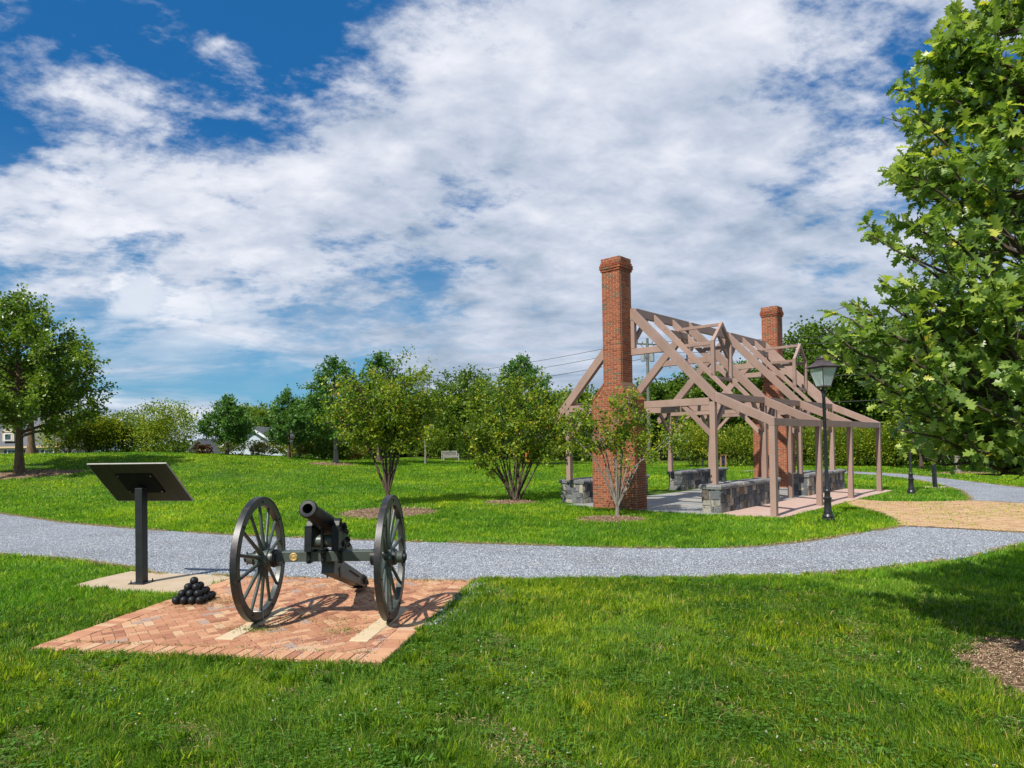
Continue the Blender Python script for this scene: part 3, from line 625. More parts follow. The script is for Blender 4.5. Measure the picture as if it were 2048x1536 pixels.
# ---------------------------------------------------------------- stone bench walls
def stone_wall(u0, u1, v0, v1, label, seed):
    rnd = random.Random(seed); c0 = PX((u0+u1)/2, (v0+v1)/2, 0); root = empty('stone_wall', c0, 0, label, 'stone wall', 'low stone walls of the pavilion')
    def fx(u, v, z): p = PX(u, v, z); return (p[0]-c0[0], p[1]-c0[1], p[2])
    H_ = .665; sm = MB()
    for face in ('u0', 'u1', 'v0', 'v1'):
        L_ = (v1-v0) if face[0] == 'u' else (u1-u0); rects = []
        x = 0
        nseg = max(1, round(L_/.6))
        for q in range(nseg): bsp(L_*q/nseg, 0, L_*(q+1)/nseg, H_, .14, rnd, rects)
        for (a, b, c_, d_) in rects:
            gg = .007; pr = rnd.uniform(-.004, .024); j = lambda: rnd.uniform(-.026, .026)
            q4 = [(a+gg+j(), b+gg+j()*(b > .01)), (c_-gg+j(), b+gg+j()*(b > .01)), (c_-gg+j(), d_-gg), (a+gg+j(), d_-gg+j())]
            q4 = [(min(max(p[0], .0), L_), max(p[1], 0)) for p in q4]; cxx = sum(p[0] for p in q4)/4; cyy = sum(p[1] for p in q4)/4
            r_ = rnd.random(); ti = rnd.uniform(0, .66) if r_ < .66 else rnd.uniform(.66, 1)
            base = [(p[0], p[1], -.03) for p in q4]; mid = [(p[0], p[1], pr-.008) for p in q4]; top = [(p[0]+(cxx-p[0])*.14, p[1]+(cyy-p[1])*.14, pr+rnd.uniform(-.004, .008)) for p in q4]
            vs = base+mid+top
            def m3(p):
                if face == 'u0': return (u0-p[2], v0+p[0], p[1])
                if face == 'u1': return (u1+p[2], v0+p[0], p[1])
                if face == 'v0': return (u0+p[0], v0-p[2], p[1])
                return (u0+p[0], v1+p[2], p[1])
            sm.add([m3(p) for p in vs], [(8, 9, 10, 11)]+[(k+i, k+(i+1) % 4, k+4+(i+1) % 4, k+4+i) for k in (0, 4) for i in range(4)], ti)
    sm.build('stonework', 'stone', root, xf=fx)
    co = MB(); co.box(((u0+u1)/2, (v0+v1)/2, H_/2), (u1-u0-.01, v1-v0-.01, H_)); co.build('mortar_core', 'stone_mortar', root, xf=fx)
    cp = MB(); x = u0-.06
    while x < u1+.05:
        w_ = rnd.uniform(.30, .62); e_ = min(x+w_, u1+.06)
        if u1+.06-e_ < .2: e_ = u1+.06
        n_ = 5; ring = []
        def jt(): return rnd.uniform(-.012, .012)
        loop = [(x+.003+(e_-x-.006)*i/n_, v0-.06+jt()) for i in range(n_+1)]+[(e_-.003+(jt() if e_ > u1 else 0), v0-.06+(v1-v0+.12)*i/n_) for i in range(1, n_)]+[(e_-.003-(e_-x-.006)*i/n_, v1+.06+jt()) for i in range(n_+1)]+[(x+.003+(jt() if x < u0 else 0), v1+.06-(v1-v0+.12)*i/n_) for i in range(1, n_)]
        n2 = len(loop); ti = rnd.random(); zt = .79+rnd.uniform(-.006, .004)
        vs = [(p[0]+((x+e_)/2-p[0])*.05, p[1]+((v0+v1)/2-p[1])*.05+jt()*.3, H_+.002) for p in loop]+[(p[0], p[1], .735+jt()*.7) for p in loop]+[(p[0]+((x+e_)/2-p[0])*.05, p[1]+((v0+v1)/2-p[1])*.05, zt) for p in loop]
        cp.add(vs, [tuple(range(2*n2, 3*n2)), tuple(range(n2))[::-1]]+[(k+i, k+(i+1) % n2, k+n2+(i+1) % n2, k+n2+i) for k in (0, n2) for i in range(n2)], ti)
        x = e_
    cp.build('cap', 'cap_stone', root, xf=fx)
stone_wall(.06, 4.26, VK-.42, -1.50, 'low grey fieldstone wall with slab cap, nearest one, beside the pink walk', 21)
stone_wall(6.92, 11.02, VK-.42, -1.50, 'low grey fieldstone wall at the far end of the pink walk', 22)
stone_wall(.30, 4.26, VL-.40, VL+.52, 'low grey fieldstone wall showing left of the near chimney', 23)
stone_wall(6.92, 11.02, VL-.12, VL+.42, 'low grey fieldstone wall across the flagstone floor, against the back lawn', 24)

# ---------------------------------------------------------------- cannon
cn = empty('field_cannon', (-2.178, 7.705, .022), R(-1.5), 'black field cannon on green wheeled carriage standing on the brick pad', 'cannon')
RW = .71
def wheel(side):
    wr = empty('wheel', (side*.7625, 0, RW)); wr.parent = cn
    s = MB(); n = 56; ro, ri, hw = .70, .605, .034
    ty = MB(); ty.lathe([(ro-.004, -hw-.001), (ro+.010, -hw), (ro+.012, 0), (ro+.010, hw), (ro-.004, hw+.001)], axis='x', sides=n)
    me = ty.build('tyre', 'tyre_iron', wr, smooth=True, autos=40); me.data.polygons
    # remove caps of the lathes (rings, not discs)
    def ringm(r0, r1, h0, h1):
        v = []; 
        for r, h in ((r0, h0), (r1, h0), (r1, h1), (r0, h1)):
            v += [(h, r*math.cos(2*math.pi*k/n), r*math.sin(2*math.pi*k/n)) for k in range(n)]
        f = []
        for i in range(4):
            j = (i+1) % 4
            for k in range(n): k2 = (k+1) % n; f.append((i*n+k, i*n+k2, j*n+k2, j*n+k))
        m_ = MB(); m_.add(v, f); return m_
    bpy.data.objects.remove(me); ringm(ro-.002, ro+.012, -hw-.003, hw+.003).build('tyre', 'tyre_iron', wr, .004, True, autos=40)
    ringm(ri, ro-.003, -hw, hw).build('felloe', 'felloe_green', wr, .008, True, autos=40)
    for k in range(7):
        a = 2*math.pi*(k+.5)/7+.2
        for sd in (-1, 1): bo = MB(); bo.lathe([(.013, sd*(hw-.004)), (.013, sd*(hw+.007)), (.006, sd*(hw+.010))], (0, .652*math.cos(a), .652*math.sin(a)), 'x', 8); bo.build('rim_bolt', 'black_iron', wr)
    dish = -side*.055
    for k in range(14):
        a = 2*math.pi*(k+.5)/14; ca, sa = math.cos(a), math.sin(a); m_ = MB(); pts = []; rad = []
        for r, q in ((.075, .030), (.16, .030), (.22, .022), (.40, .0205), (.58, .019), (.615, .017)): pts.append((dish*(1-r/.62), r*ca, r*sa)); rad.append(q)
        m_.tube(pts, rad, 8); m_.build('spoke', 'carriage_green', wr, smooth=True, autos=50)
    hb = MB(); o = side
    prof = [(.050, -.20), (.062, -.19), (.070, -.13), (.085, -.12), (.092, -.075), (.112, -.07), (.118, -.02), (.118, .03), (.112, .06), (.098, .065), (.10, .11), (.088, .12), (.085, .175), (.055, .18)]
    hb.lathe([(r, h*(-o)) for r, h in prof], (dish, 0, 0), 'x', 26); hb.build('hub', 'carriage_green', wr, .003, True, autos=30)
    for h, r in ((.115, .104), (.155, .0925), (-.10, .0925)): bd = MB(); bd.lathe([(r-.02, -o*(h-.016)), (r, -o*(h-.014)), (r, -o*(h+.014)), (r-.02, -o*(h+.016))], (dish, 0, 0), 'x', 26); bd.build('hub_band', 'black_iron', wr, smooth=True, autos=30)
    bd = MB()
    bd.lathe([(.03, o*.19), (.045, o*.195), (.045, o*.225), (.03, o*.235)], (dish, 0, 0), 'x', 16)
    bd.tube([(o*.205+dish, 0, -.07), (o*.205+dish, 0, .075)], .010, 6)
    bd.build('axle_cap', 'black_iron', wr, smooth=True, autos=30)
    return wr
wl, wr_ = wheel(-1), wheel(1)
ax = MB(); ax.box((0, 0, .705), (1.16, .135, .118)); ax.build('axle', 'carriage_green', cn, .008)
for s in (-1, 1):
    m_ = MB(); m_.box((s*.598, 0, .705), (.03, .15, .135)); m_.lathe([(.05, s*.60), (.05, s*.70)], (0, 0, .71), 'x', 16); m_.build('axle_band', 'black_iron', cn, .004)
for xx, ww in ((-.17, .055), (.0, .055), (.19, .055)):
    st = MB(); st.box((xx, -.072, .70), (ww, .012, .15)); st.box((xx, 0, .637), (ww, .156, .014)); st.box((xx, -.035, .775), (ww+.02, .10, .025))
    st.lathe([(.016, -.105), (.016, -.078)], (xx, 0, .745), 'y', 6); st.lathe([(.014, -.095), (.014, -.078)], (xx, 0, .665), 'y', 6); st.build('axle_strap', 'black_iron', cn, .003)
md = MB(); md.lathe([(.046, -.066), (.046, -.074), (.038, -.077), (.030, -.0735), (.020, -.0735), (.012, -.078)], (-.345, 0, .705), 'y', 28)
mo = md.build('medallion', 'brass', cn, smooth=True, autos=30)
mm = MB()
for xo in (-.033, .033): mm.lathe([(.005, -.0755), (.005, -.080)], (-.345+xo, 0, .705), 'y', 8)
mm.build('rivet', 'black_iron', mo)
for o_ in cn.children:
    if o_.name.startswith(('axle', 'medallion')): o_.location.z += .03
# cheeks
prof = [(-.15, .765), (-.15, .90), (-.13, 1.09), (-.10, 1.135), (.03, 1.14), (.05, 1.10), (.15, 1.10), (.20, 1.03), (.27, .92), (.34, .80), (.62, .66), (.62, .56), (.10, .62), (.07, .765)]
prof = [(-.14, .80), (-.135, .90), (-.115, 1.07), (.10, 1.08), (.17, 1.045), (.24, .95), (.30, .86), (.46, .77), (.46, .62), (.073, .66), (.073, .80)]
for s in (-1, 1):
    m_ = MB(); m_.prism(prof, 'x', s*.155-.038, s*.155+.038); ck = m_.build('cheek', 'carriage_green', cn, .006)
    m_ = MB(); x0, x1 = s*.155-.041, s*.155+.041
    m_.prism([(-.150, .802), (-.143, .90), (-.122, 1.085), (-.108, 1.078), (-.128, .90), (-.137, .802)], 'x', x0, x1); m_.prism([(-.125, 1.074), (.10, 1.084), (.10, 1.100), (-.125, 1.090)], 'x', x0, x1)
    m_.prism([(.10, 1.082), (.175, 1.049), (.245, .95), (.26, .955), (.185, 1.063), (.10, 1.10)], 'x', x0, x1)
    m_.prism([(-.085, 1.09), (-.055, 1.14), (.03, 1.14), (.06, 1.10), (.045, 1.09), (.02, 1.122), (-.045, 1.122), (-.07, 1.09)], 'x', x0+.008, x1-.008)
    m_.lathe([(.026, s*.192), (.026, s*.212), (.012, s*.218)], (0, .05, .86), 'x', 6); m_.lathe([(.030, s*.192), (.030, s*.205)], (0, .16, .81), 'x', 14); m_.lathe([(.016, s*.192), (.016, s*.212)], (0, .26, .80), 'x', 6); m_.lathe([(.014, s*.192), (.014, s*.21)], (0, .10, 1.02), 'x', 6)
    for q in range(4): a = q*math.pi/4; m_.box((s*.198, .05, .86), (.012, .085, .016), Matrix.Rotation(a, 3, 'X'))
    m_.build('cheek_iron', 'black_iron', ck, .002)
# transverse roller and elevating rod
m_ = MB(); m_.lathe([(.05, -.118), (.072, -.11), (.074, 0), (.072, .11), (.05, .118)], (0, -.02, .905), 'x', 20); m_.build('transom', 'carriage_green', cn, smooth=True, autos=35)
m_ = MB(); m_.tube([(0, -.105, .78), (0, -.105, 1.05)], .020, 12); m_.lathe([(.02, .785), (.055, .79), (.055, .80), (.03, .805), (.045, .815), (.045, .825), (.02, .83)], (0, -.105, 0), 'z', 18); m_.build('elevating_screw', 'black_iron', cn, smooth=True, autos=35)
# barrel
br = MB(); prof = [(.0, .62), (.035, .62), (.045, .60), (.03, .57), (.032, .55), (.075, .52), (.105, .47), (.112, .40), (.112, .28), (.112, .10), (.104, -.10), (.092, -.35), (.085, -.50), (.088, -.53), (.092, -.545), (.088, -.56), (.092, -.575), (.100, -.60), (.098, -.625), (.088, -.635), (.055, -.637), (.050, -.630), (.047, -.50), (.047, -.35), (0, -.35)]
br.lathe(prof, (0, 0, 0), 'y', 36); bo = br.build('barrel', 'black_iron', cn, smooth=True, autos=40)
bo.location = (0, .0, 1.118); bo.rotation_euler = (R(-20), 0, 0)
tr_ = MB(); tr_.lathe([(.045, -.19), (.048, -.185), (.048, .185), (.045, .19)], axis='x', sides=20); q_ = tr_.build('trunnion', 'black_iron', bo, smooth=True, autos=40)
# trail (stock)
p0, p1 = (0.10, .62), (1.60, .10)
dx_, dz_ = p1[0]-p0[0], p1[1]-p0[1]; L_ = math.hypot(dx_, dz_); nx_, nz_ = -dz_/L_, dx_/L_
def tp(a, b): return (p0[0]+dx_*a+nx_*b, p0[1]+dz_*a+nz_*b)
m_ = MB(); m_.prism([tp(0, -.11), tp(0, .10), tp(.55, .085), tp(.93, .07), tp(1.0, .03), tp(1.0, -.06), tp(.95, -.085)], 'x', -.075, .075); to = m_.build('trail', 'carriage_green', cn, .008)
m_ = MB(); m_.prism([tp(.86, .075), tp(.95, .072), tp(1.015, .03), tp(1.02, -.07), tp(.955, -.10), tp(.86, -.11), tp(.86, -.10), tp(.94, -.087), tp(1.0, -.06), tp(.995, .02), tp(.93, .065), tp(.86, .068)], 'x', -.082, .082)
for s in (-1, 1):
    q = tp(.90, 0); m_.torus((s*.098, q[0], q[1]), .055, .010, Matrix.Rotation(R(90), 3, 'Y'), 16, 6); m_.lathe([(.02, s*.075), (.02, s*.11)], (0, q[0], q[1]), 'x', 8)
    q = tp(.96, .0); m_.torus((s*.10, q[0], q[1]-.01), .035, .009, Matrix.Rotation(R(70), 3, 'Y'), 14, 6)
    q = tp(.16, -.06); m_.box((s*.078, q[0], q[1]), (.010, .06, .12), Matrix.Rotation(R(19), 3, 'X'))
    a_, b_ = tp(.42, .02), tp(.72, .01); m_.tube([(s*.085, a_[0], a_[1]), (s*.092, (a_[0]+b_[0])/2, (a_[1]+b_[1])/2), (s*.085, b_[0], b_[1])], .008, 6)
q = tp(1.02, -.02); m_.torus((0, q[0]+.035, q[1]), .045, .014, Matrix.Rotation(R(15), 3, 'X'), 16, 8)
m_.build('trail_iron', 'black_iron', to)
ch_ = MB(); rc = random.Random(4)
for k in range(26):
    yy = .0+.26*(k/26)+rc.uniform(-.02, .02); zz_ = 1.09-1.25*max(0, yy-.08)**1.2*1.6+rc.uniform(-.07, .01)
    ch_.torus((.203+rc.uniform(0, .02), yy, zz_), .018, .0055, Matrix.Rotation(rc.uniform(0, 3), 3, 'X') @ Matrix.Rotation(rc.uniform(0, 3), 3, 'Y'), 8, 5)
ch_.build('chain', 'black_iron', cn)
# ground staple holding the left wheel
m_ = MB(); m_.tube([(-3.01, 7.60, .02), (-3.01, 7.60, .135), (-3.0, 7.60, .150), (-2.875, 7.60, .150), (-2.865, 7.60, .135), (-2.865, 7.60, .02)], .0048, 8)
o = m_.build('wheel_staple', 'steel', None, smooth=True, autos=40); tag(o, 'bent steel staple pinning the left cannon wheel to the pad', 'staple')

# ---------------------------------------------------------------- cannonballs
RB = .0515; e1 = np.array([.1035, -.006]); e2 = np.array([.006, .1035]); o0 = np.array([-4.34, 8.56])
sp_ = MB(); sp_.lathe([(RB*math.sin(math.pi*k/16)+1e-5, -RB*math.cos(math.pi*k/16)) for k in range(17)], axis='z', sides=28)
b0 = sp_.build('cannonball', 'black_iron', None, smooth=True); first = True
ordn = ['first', 'second', 'third', 'fourth']; lay = {4: 'bottom', 3: 'second', 2: 'third'}
for L in range(4):
    n = 4-L
    for i in range(n):
        for j in range(n):
            o = b0 if first else b0.copy()
            if not first: COL.objects.link(o)
            first = False
            p = o0+e1*(i+L*.5)+e2*(j+L*.5); o.location = (p[0], p[1], .024+RB+L*RB*2*.7071+.0); o.rotation_euler = (random.random()*6, random.random()*6, random.random()*6)
            if n == 1: lb = 'single black iron cannonball on the very top of the pyramid pile'
            else: lb = 'black iron cannonball, %s layer of pile, %s from left, %s row from front' % (lay[n], ordn[i], ordn[j])
            tag(o, lb, 'cannonball', 'cannonballs stacked in a pyramid')

# ---------------------------------------------------------------- signs
def sign(loc, rz, label, lean=0, zc=1.50, W_=1.30, D_=.82, hpost=1.42):
    root = empty('interpretive_sign', loc, rz, label, 'sign', 'angled interpretive signs'); root.rotation_euler = (0, lean, rz)
    m_ = MB(); m_.box((0, 0, hpost/2), (.12, .12, hpost)); m_.build('post', 'black_post', root, .006)
    m_ = MB(); m_.box((0, 0, .006), (.26, .26, .012)); bp = m_.build('base_plate', 'black_post', root, .002)
    for sx_ in (-1, 1):
        for sy_ in (-1, 1):
            m_ = MB(); m_.lathe([(.014, .012), (.014, .024), (.008, .026), (.008, .05)], (sx_*.1, sy_*.1, 0), 'z', 6); m_.build('anchor_bolt', 'black_iron', bp)
    tl = Matrix.Rotation(R(-45), 3, 'X'); nrm = tl @ Vector((0, 0, 1)); c0 = Vector((0, 0, zc))
    m_ = MB(); m_.box(c0, (W_, D_, .018), tl); pn = m_.build('panel', 'panel_back', root)
    m_ = MB(); m_.box(c0+nrm*.014, (W_-.02, D_-.02, .008), tl); m_.build('panel_face', 'panel_face', pn)
    m_ = MB()
    for s in (-1, 1):
        m_.box(c0+tl @ Vector((0, s*(D_/2+.004), 0)), (W_+.016, .008, .022), tl); m_.box(c0+tl @ Vector((s*(W_/2+.004), 0, 0)), (.008, D_, .022), tl)
    m_.build('panel_edge', 'panel_edge', pn)
    m_ = MB(); m_.box(c0-nrm*.016, (W_*.47, D_*.5, .014), tl); mp_ = m_.build('mounting_plate', 'matt_black', root)
    m_ = MB()
    for a in (-1, 1):
        for b in (-1, 1): cc_ = c0-nrm*.026+tl @ Vector((a*W_*.21, b*D_*.21, 0)); m_.tube([cc_, cc_-nrm*.008], .012, 8)
    m_.build('screw', 'steel', mp_)
    return root
sign((-5.58, 10.0, .018), R(-10.2), 'large angled interpretive sign seen from behind, on black post by the cannonballs')
sign((16.60, 26.2, .02), R(-66), 'smaller-looking angled sign on leaning post beside the far gravel path', lean=R(-2.5), zc=1.32, W_=.95, D_=.62, hpost=1.22)

# ---------------------------------------------------------------- street lamps
def lamp(loc, label, lean=0, rz=0):
    root = empty('street_lamp', loc, rz, label, 'lamp', 'black lantern lamp posts along the path'); root.rotation_euler = (0, lean, rz)
    m_ = MB(); m_.lathe([(.15, 0), (.15, .06), (.125, .08), (.135, .11), (.115, .15), (.10, .17), (.105, .20), (.088, .24), (.078, .50), (.098, .535), (.10, .56), (.070, .585), (.066, .68), (.078, .70), (.080, .725), (.060, .745), (.047, .78), (.043, 1.2), (.038, 3.02), (.046, 3.03), (.046, 3.05)], axis='z', sides=20)
    m_.build('pole', 'black_post', root, smooth=True, autos=40)
    m_ = MB(); m_.lathe([(.044, 3.05), (.044, 3.12), (.060, 3.13), (.060, 3.16), (.03, 3.18), (.03, 3.27)], axis='z', sides=14)
    for k in range(4):
        a = k*math.pi/2; m_.tube([(.04*math.cos(a), .04*math.sin(a), 3.13), (.11*math.cos(a), .11*math.sin(a), 3.20), (.12*math.cos(a), .12*math.sin(a), 3.29)], .008, 6)
    m_.build('lantern_bracket', 'black_post', root)
    lb, lt, z0, z1 = .118, .222, 3.30, 3.735
    fr = MB(); fr.box((0, 0, z0-.012), (2*lb+.03, 2*lb+.03, .028)); fr.box((0, 0, z1+.008), (2*lt+.03, 2*lt+.03, .024))
    for sx_ in (-1, 1):
        for sy_ in (-1, 1): fr.tube([(sx_*lb, sy_*lb, z0), (sx_*lt, sy_*lt, z1)], .011, 4)
    f_ = fr.build('lantern_frame', 'lantern_roof', root)
    for k in range(4):
        gm = MB(); r3 = rotz(k*math.pi/2); gm.add([r3 @ Vector(v) for v in ((-lb, -lb, z0), (lb, -lb, z0), (lt, -lt, z1), (-lt, -lt, z1))], [(0, 1, 2, 3)]); gm.build('glass_pane', 'lantern_glass', f_)
    rf = MB(); c4 = 4
    pr = [(.275, z1+.018), (.283, z1+.035), (.22, z1+.075), (.15, z1+.135), (.105, z1+.20), (.10, z1+.215), (.115, z1+.225), (.11, z1+.24), (.085, z1+.25)]
    vs = []
    for r, z in pr: vs += [(sx_*r, sy_*r, z) for sx_, sy_ in ((-1, -1), (1, -1), (1, 1), (-1, 1))]
    fs = [(3, 2, 1, 0), tuple(range(len(vs)-4, len(vs)))]+[(i*4+k, i*4+(k+1) % 4, i*4+4+(k+1) % 4, i*4+4+k) for i in range(len(pr)-1) for k in range(4)]
    rf.add(vs, fs); rf.lathe([(.09, z1+.25), (.075, z1+.30), (.045, z1+.33), (.05, z1+.345), (.03, z1+.36), (.022, z1+.40), (.012, z1+.46), (.002, z1+.50)], axis='z', sides=16); rf.build('lantern_roof', 'lantern_roof', root)
    bl_ = MB(); bl_.lathe([(.012, z0), (.03, z0+.02), (.03, z0+.07), (.045, z0+.12), (.05, z0+.16), (.035, z0+.20), (.004, z0+.215)], axis='z', sides=14); bl_.build('bulb', 'bulb_glass', root, smooth=True)
    return root
lamp((7.71, 16.33, 0), 'tall black lantern lamp post on the lawn in front of the timber frame', R(-1.0), R(20))
lamp((13.91, 23.27, 0), 'black lantern lamp post farther off, its lantern hidden by oak leaves', R(-.8), R(10))

# ---------------------------------------------------------------- foliage machinery
def leaves(name, mats, parent, P3, D3, size, rng, tmpl='diamond', upb=.5, tint=None, jit=.35, wfac=.42):
    """P3 positions, D3 growth direction"""
    N = len(P3); D3 = D3/np.maximum(np.linalg.norm(D3, axis=1, keepdims=True), 1e-6)
    D3 = D3+rng.normal(0, jit, (N, 3)); D3 /= np.linalg.norm(D3, axis=1, keepdims=True)
    up = rng.normal(0, 1, (N, 3)); up[:, 2] += upb*3; S = np.cross(D3, up); S /= np.maximum(np.linalg.norm(S, axis=1, keepdims=True), 1e-6); Nn = np.cross(S, D3)
    s = size*rng.uniform(.65, 1.25, N)
    if tmpl == 'diamond':
        tv = np.array([(0, 0, 0), (wfac, .5, .12), (0, .45, 0), (-wfac, .5, .12), (0, 1, -.1)]); tf = np.array([(0, 1, 2), (0, 2, 3), (2, 1, 4), (3, 2, 4)])
    elif tmpl == 'tri2':
        tv = np.array([(0, 0, 0), (wfac, .5, .1), (0, 1, -.05), (-wfac, .5, .1)]); tf = np.array([(0, 1, 2), (0, 2, 3)])
    else:  # lobed oak
        half = [(.03, .02), (.14, .14), (.08, .24), (.28, .36), (.11, .46), (.36, .62), (.14, .68), (.24, .84), (.08, .88)]
        rim = [(0, 0)]+half+[(0, 1.0)]+[(-x, y) for x, y in half[::-1]]
        mid = [(0, .2), (0, .42), (0, .64), (0, .84)]
        tv = np.array([(x, y, .30*abs(x)-.10*y*y) for x, y in rim]+[(0, y, -.10*y*y) for x, y in mid]); m0 = len(rim)
        f = []
        def near(y): return m0+int(np.argmin([abs(y-q) for _, q in mid]))
        nr = len(rim)
        for i in range(nr):
            j = (i+1) % nr; c_ = near((rim[i][1]+rim[j][1])/2); f.append((i, j, c_))
        f += []
        tf = np.array(f)
        # stitch neighbouring midrib fans
        ex = []
        for i in range(nr):
            j = (i+1) % nr; k_ = (i+2) % nr
            c1 = near((rim[i][1]+rim[j][1])/2); c2_ = near((rim[j][1]+rim[k_][1])/2)
            if c1 != c2_: ex.append((c1, j, c2_))
        tf = np.array(f+ex)
    k = len(tv)
    V = P3[:, None, :]+s[:, None, None]*(tv[None, :, 0, None]*S[:, None, :]+tv[None, :, 1, None]*D3[:, None, :]+tv[None, :, 2, None]*Nn[:, None, :])
    F = (tf[None]+(np.arange(N)*k)[:, None, None]).reshape(-1, 3)
    if tint is None: tint = np.clip(rng.normal(.45, .22, N), 0, 1)
    return fast(name, V.reshape(-1, 3), F, mats, parent, np.repeat(tint, k))
def rv(rng, n=1): v = rng.normal(0, 1, (n, 3)); return v/np.linalg.norm(v, axis=1, keepdims=True)
def branch_path(a, b, rng, n=5, bow=.12):
    a = np.array(a, float); b = np.array(b, float); L = np.linalg.norm(b-a); ts = np.linspace(0, 1, n); mid = rng.normal(0, 1, 3)*bow*L; mid[2] = abs(mid[2])*.3-bow*L*.6
    return [a+(b-a)*t_+mid*math.sin(math.pi*t_)*(1 if 0 < t_ < 1 else 0)+ (rng.normal(0, .02*L, 3) if 0 < t_ < 1 else 0) for t_ in ts]
def tree_parts(rng, H, tr, h0, prof, nl, rise=.35, leafn=6000, twl=.5, base=(0, 0, 0), azf=None, spread=.10, flare=1.4, top=.98):
    """single trunk; prof(f)->radius at fraction of crown height. Returns wood MB, leaf P, D"""
    wood = MB(); bx_, by_ = 0, 0; tp_ = []; n = 9
    ph = rng.uniform(0, 6, 2)
    for i in range(n): f = i/(n-1); tp_.append(np.array([.03*H*.25*math.sin(ph[0]+3*f)*f, .03*H*.25*math.sin(ph[1]+3*f)*f, f*H*top]))
    rad = [tr*(flare if i == 0 else 1)*(1-.9*(i/(n-1))) for i in range(n)]; wood.tube(tp_, rad, 10)
    def trunk_at(z): f = min(z/(H*top), 1)*(n-1); i = min(int(f), n-2); return tp_[i]+(tp_[i+1]-tp_[i])*(f-i)
    segs = []
    for i in range(nl):
        f = ((i+.5)/nl)**.9; z = h0+(H*.94-h0)*f; Rr = prof(f)*rng.uniform(.78, 1.12); a = i*2.399+rng.uniform(-.4, .4)
        if azf is not None: a = azf(i, a)
        rz_ = rise*Rr*rng.uniform(.6, 1.4)*(1+f); s = trunk_at(max(z-rz_*.6, h0*.75 if z > h0 else z)); e = np.array([s[0]+Rr*math.cos(a), s[1]+Rr*math.sin(a), min(s[2]+rz_, H*1.0)])
        pth = branch_path(s, e, rng, 5, .06); r0 = max(tr*.42*(1-f*.75), .008); wood.tube(pth, [r0*(1-.85*q/4) for q in range(5)], 6)
        segs.append((pth[-2], pth[-1]))
        nt = max(4, int(Rr/twl*5))
        for q in range(nt):
            t_ = rng.uniform(.25, 1); k = min(int(t_*4), 3); p = pth[k]+(pth[k+1]-pth[k])*(t_*4-k); dr_ = (e-s)/max(np.linalg.norm(e-s), .01)*.7+rv(rng)[0]*.8; dr_[2] += .25; dr_ /= np.linalg.norm(dr_)
            L_ = twl*rng.uniform(.5, 1.25); qq = p+dr_*L_; segs.append((p, qq))
            if rng.random() < .5: wood.tube([p, qq], [max(r0*.22, .004), .002], 3, cap=False)
    for q in range(4): segs.append((trunk_at(H*.85), trunk_at(H)+np.array([rng.normal(0, .1), rng.normal(0, .1), rng.uniform(0, .15)])))
    A = np.array([s_[0] for s_ in segs]); Bq = np.array([s_[1] for s_ in segs]); ln = np.linalg.norm(Bq-A, axis=1)
    pick = rng.choice(len(segs), leafn, p=ln/ln.sum()); t_ = rng.uniform(.05, 1.0, leafn)[:, None]; Pp = A[pick]+(Bq[pick]-A[pick])*t_
    side = rv(rng, leafn); Pp = Pp+side*np.abs(rng.normal(0, spread, leafn))[:, None]
    D = (Bq[pick]-A[pick]); D = D/np.maximum(np.linalg.norm(D, axis=1, keepdims=True), .01)*.6+side*.9+np.array([0, 0, -.1])
    return wood, Pp, D
def oval(r, pk=.3, pw=1.0, lo=.55):
    """radius profile: widest at pk, narrow to top"""
    def f_(f): return r*(lo+(1-lo)*min(f/pk, 1)**.8) if f < pk else r*max(.10, (1-((f-pk)/(1-pk))**1.25))**pw
    return f_
def tint_clump(rng, P, s=.9, amp=.5, sd=.13, base=.45, seed=0):
    n_ = vnoise(P[:, 0]+P[:, 2]*.7, P[:, 1]-P[:, 2]*.9, s*2, seed); return np.clip(base+(n_-.5)*amp+rng.normal(0, sd, len(P)), 0, 1)
def single_tree(name, label, cat, loc, seed, H, tr, h0, prof, nl, leafn, size, lm, bm_, tmpl='tri2', group=None, rise=.35, twl=.5, spread=.12, tb=.45, sd=.16, top=.98, wfac=.42):
    rng = np.random.default_rng(seed); root = empty(name, (loc[0], loc[1], Tz(*loc[:2])-.03), 0, label, cat, group)
    wood, P_, D_ = tree_parts(rng, H, tr, h0, prof, nl, rise, leafn, twl, spread=spread, top=top)
    wood.build('trunk', bm_, root, smooth=True, autos=50)
    leaves('crown', lm, root, P_, D_, size, rng, tmpl, .5, tint_clump(rng, P_, 1, .5, sd, tb, seed), wfac=wfac)
    return root
# young dark oaks and other trees of the lawn
G1 = 'young oaks standing on the lawn'
single_tree('oak_tree', 'small dark green young oak on the hill crest, left of the pale gabled house', 'tree', (-19.9, 46.5), 31, 4.15, .10, 1.0, oval(1.95, .22, .9), 34, 9000, .15, 'young_oak_leaf', 'bark_dark', group=G1, rise=.22, twl=.5)
single_tree('oak_tree', 'small dark green young oak on the crest, right of the pale gabled house', 'tree', (-15.6, 46.5), 32, 4.7, .11, 1.0, oval(2.1, .25, .9), 34, 9000, .15, 'young_oak_leaf', 'bark_dark', group=G1, rise=.22, twl=.5)
single_tree('oak_tree', 'tall loose young oak with bare grey lower trunk, behind left side of cannon tree', 'tree', (-11.3, 42.6), 33, 6.9, .15, 1.6, oval(2.5, .25, .8), 44, 11000, .16, 'young_oak_leaf', 'bark_grey', group=G1, rise=.35, twl=.6)
single_tree('oak_tree', 'tall dark oak rising directly behind the yellowing tree above the cannon', 'tree', (-9.9, 49.5), 34, 8.1, .17, 1.3, oval(2.9, .3, .8), 50, 14000, .18, 'young_oak_leaf', 'bark_dark', group=G1, rise=.35, twl=.7)
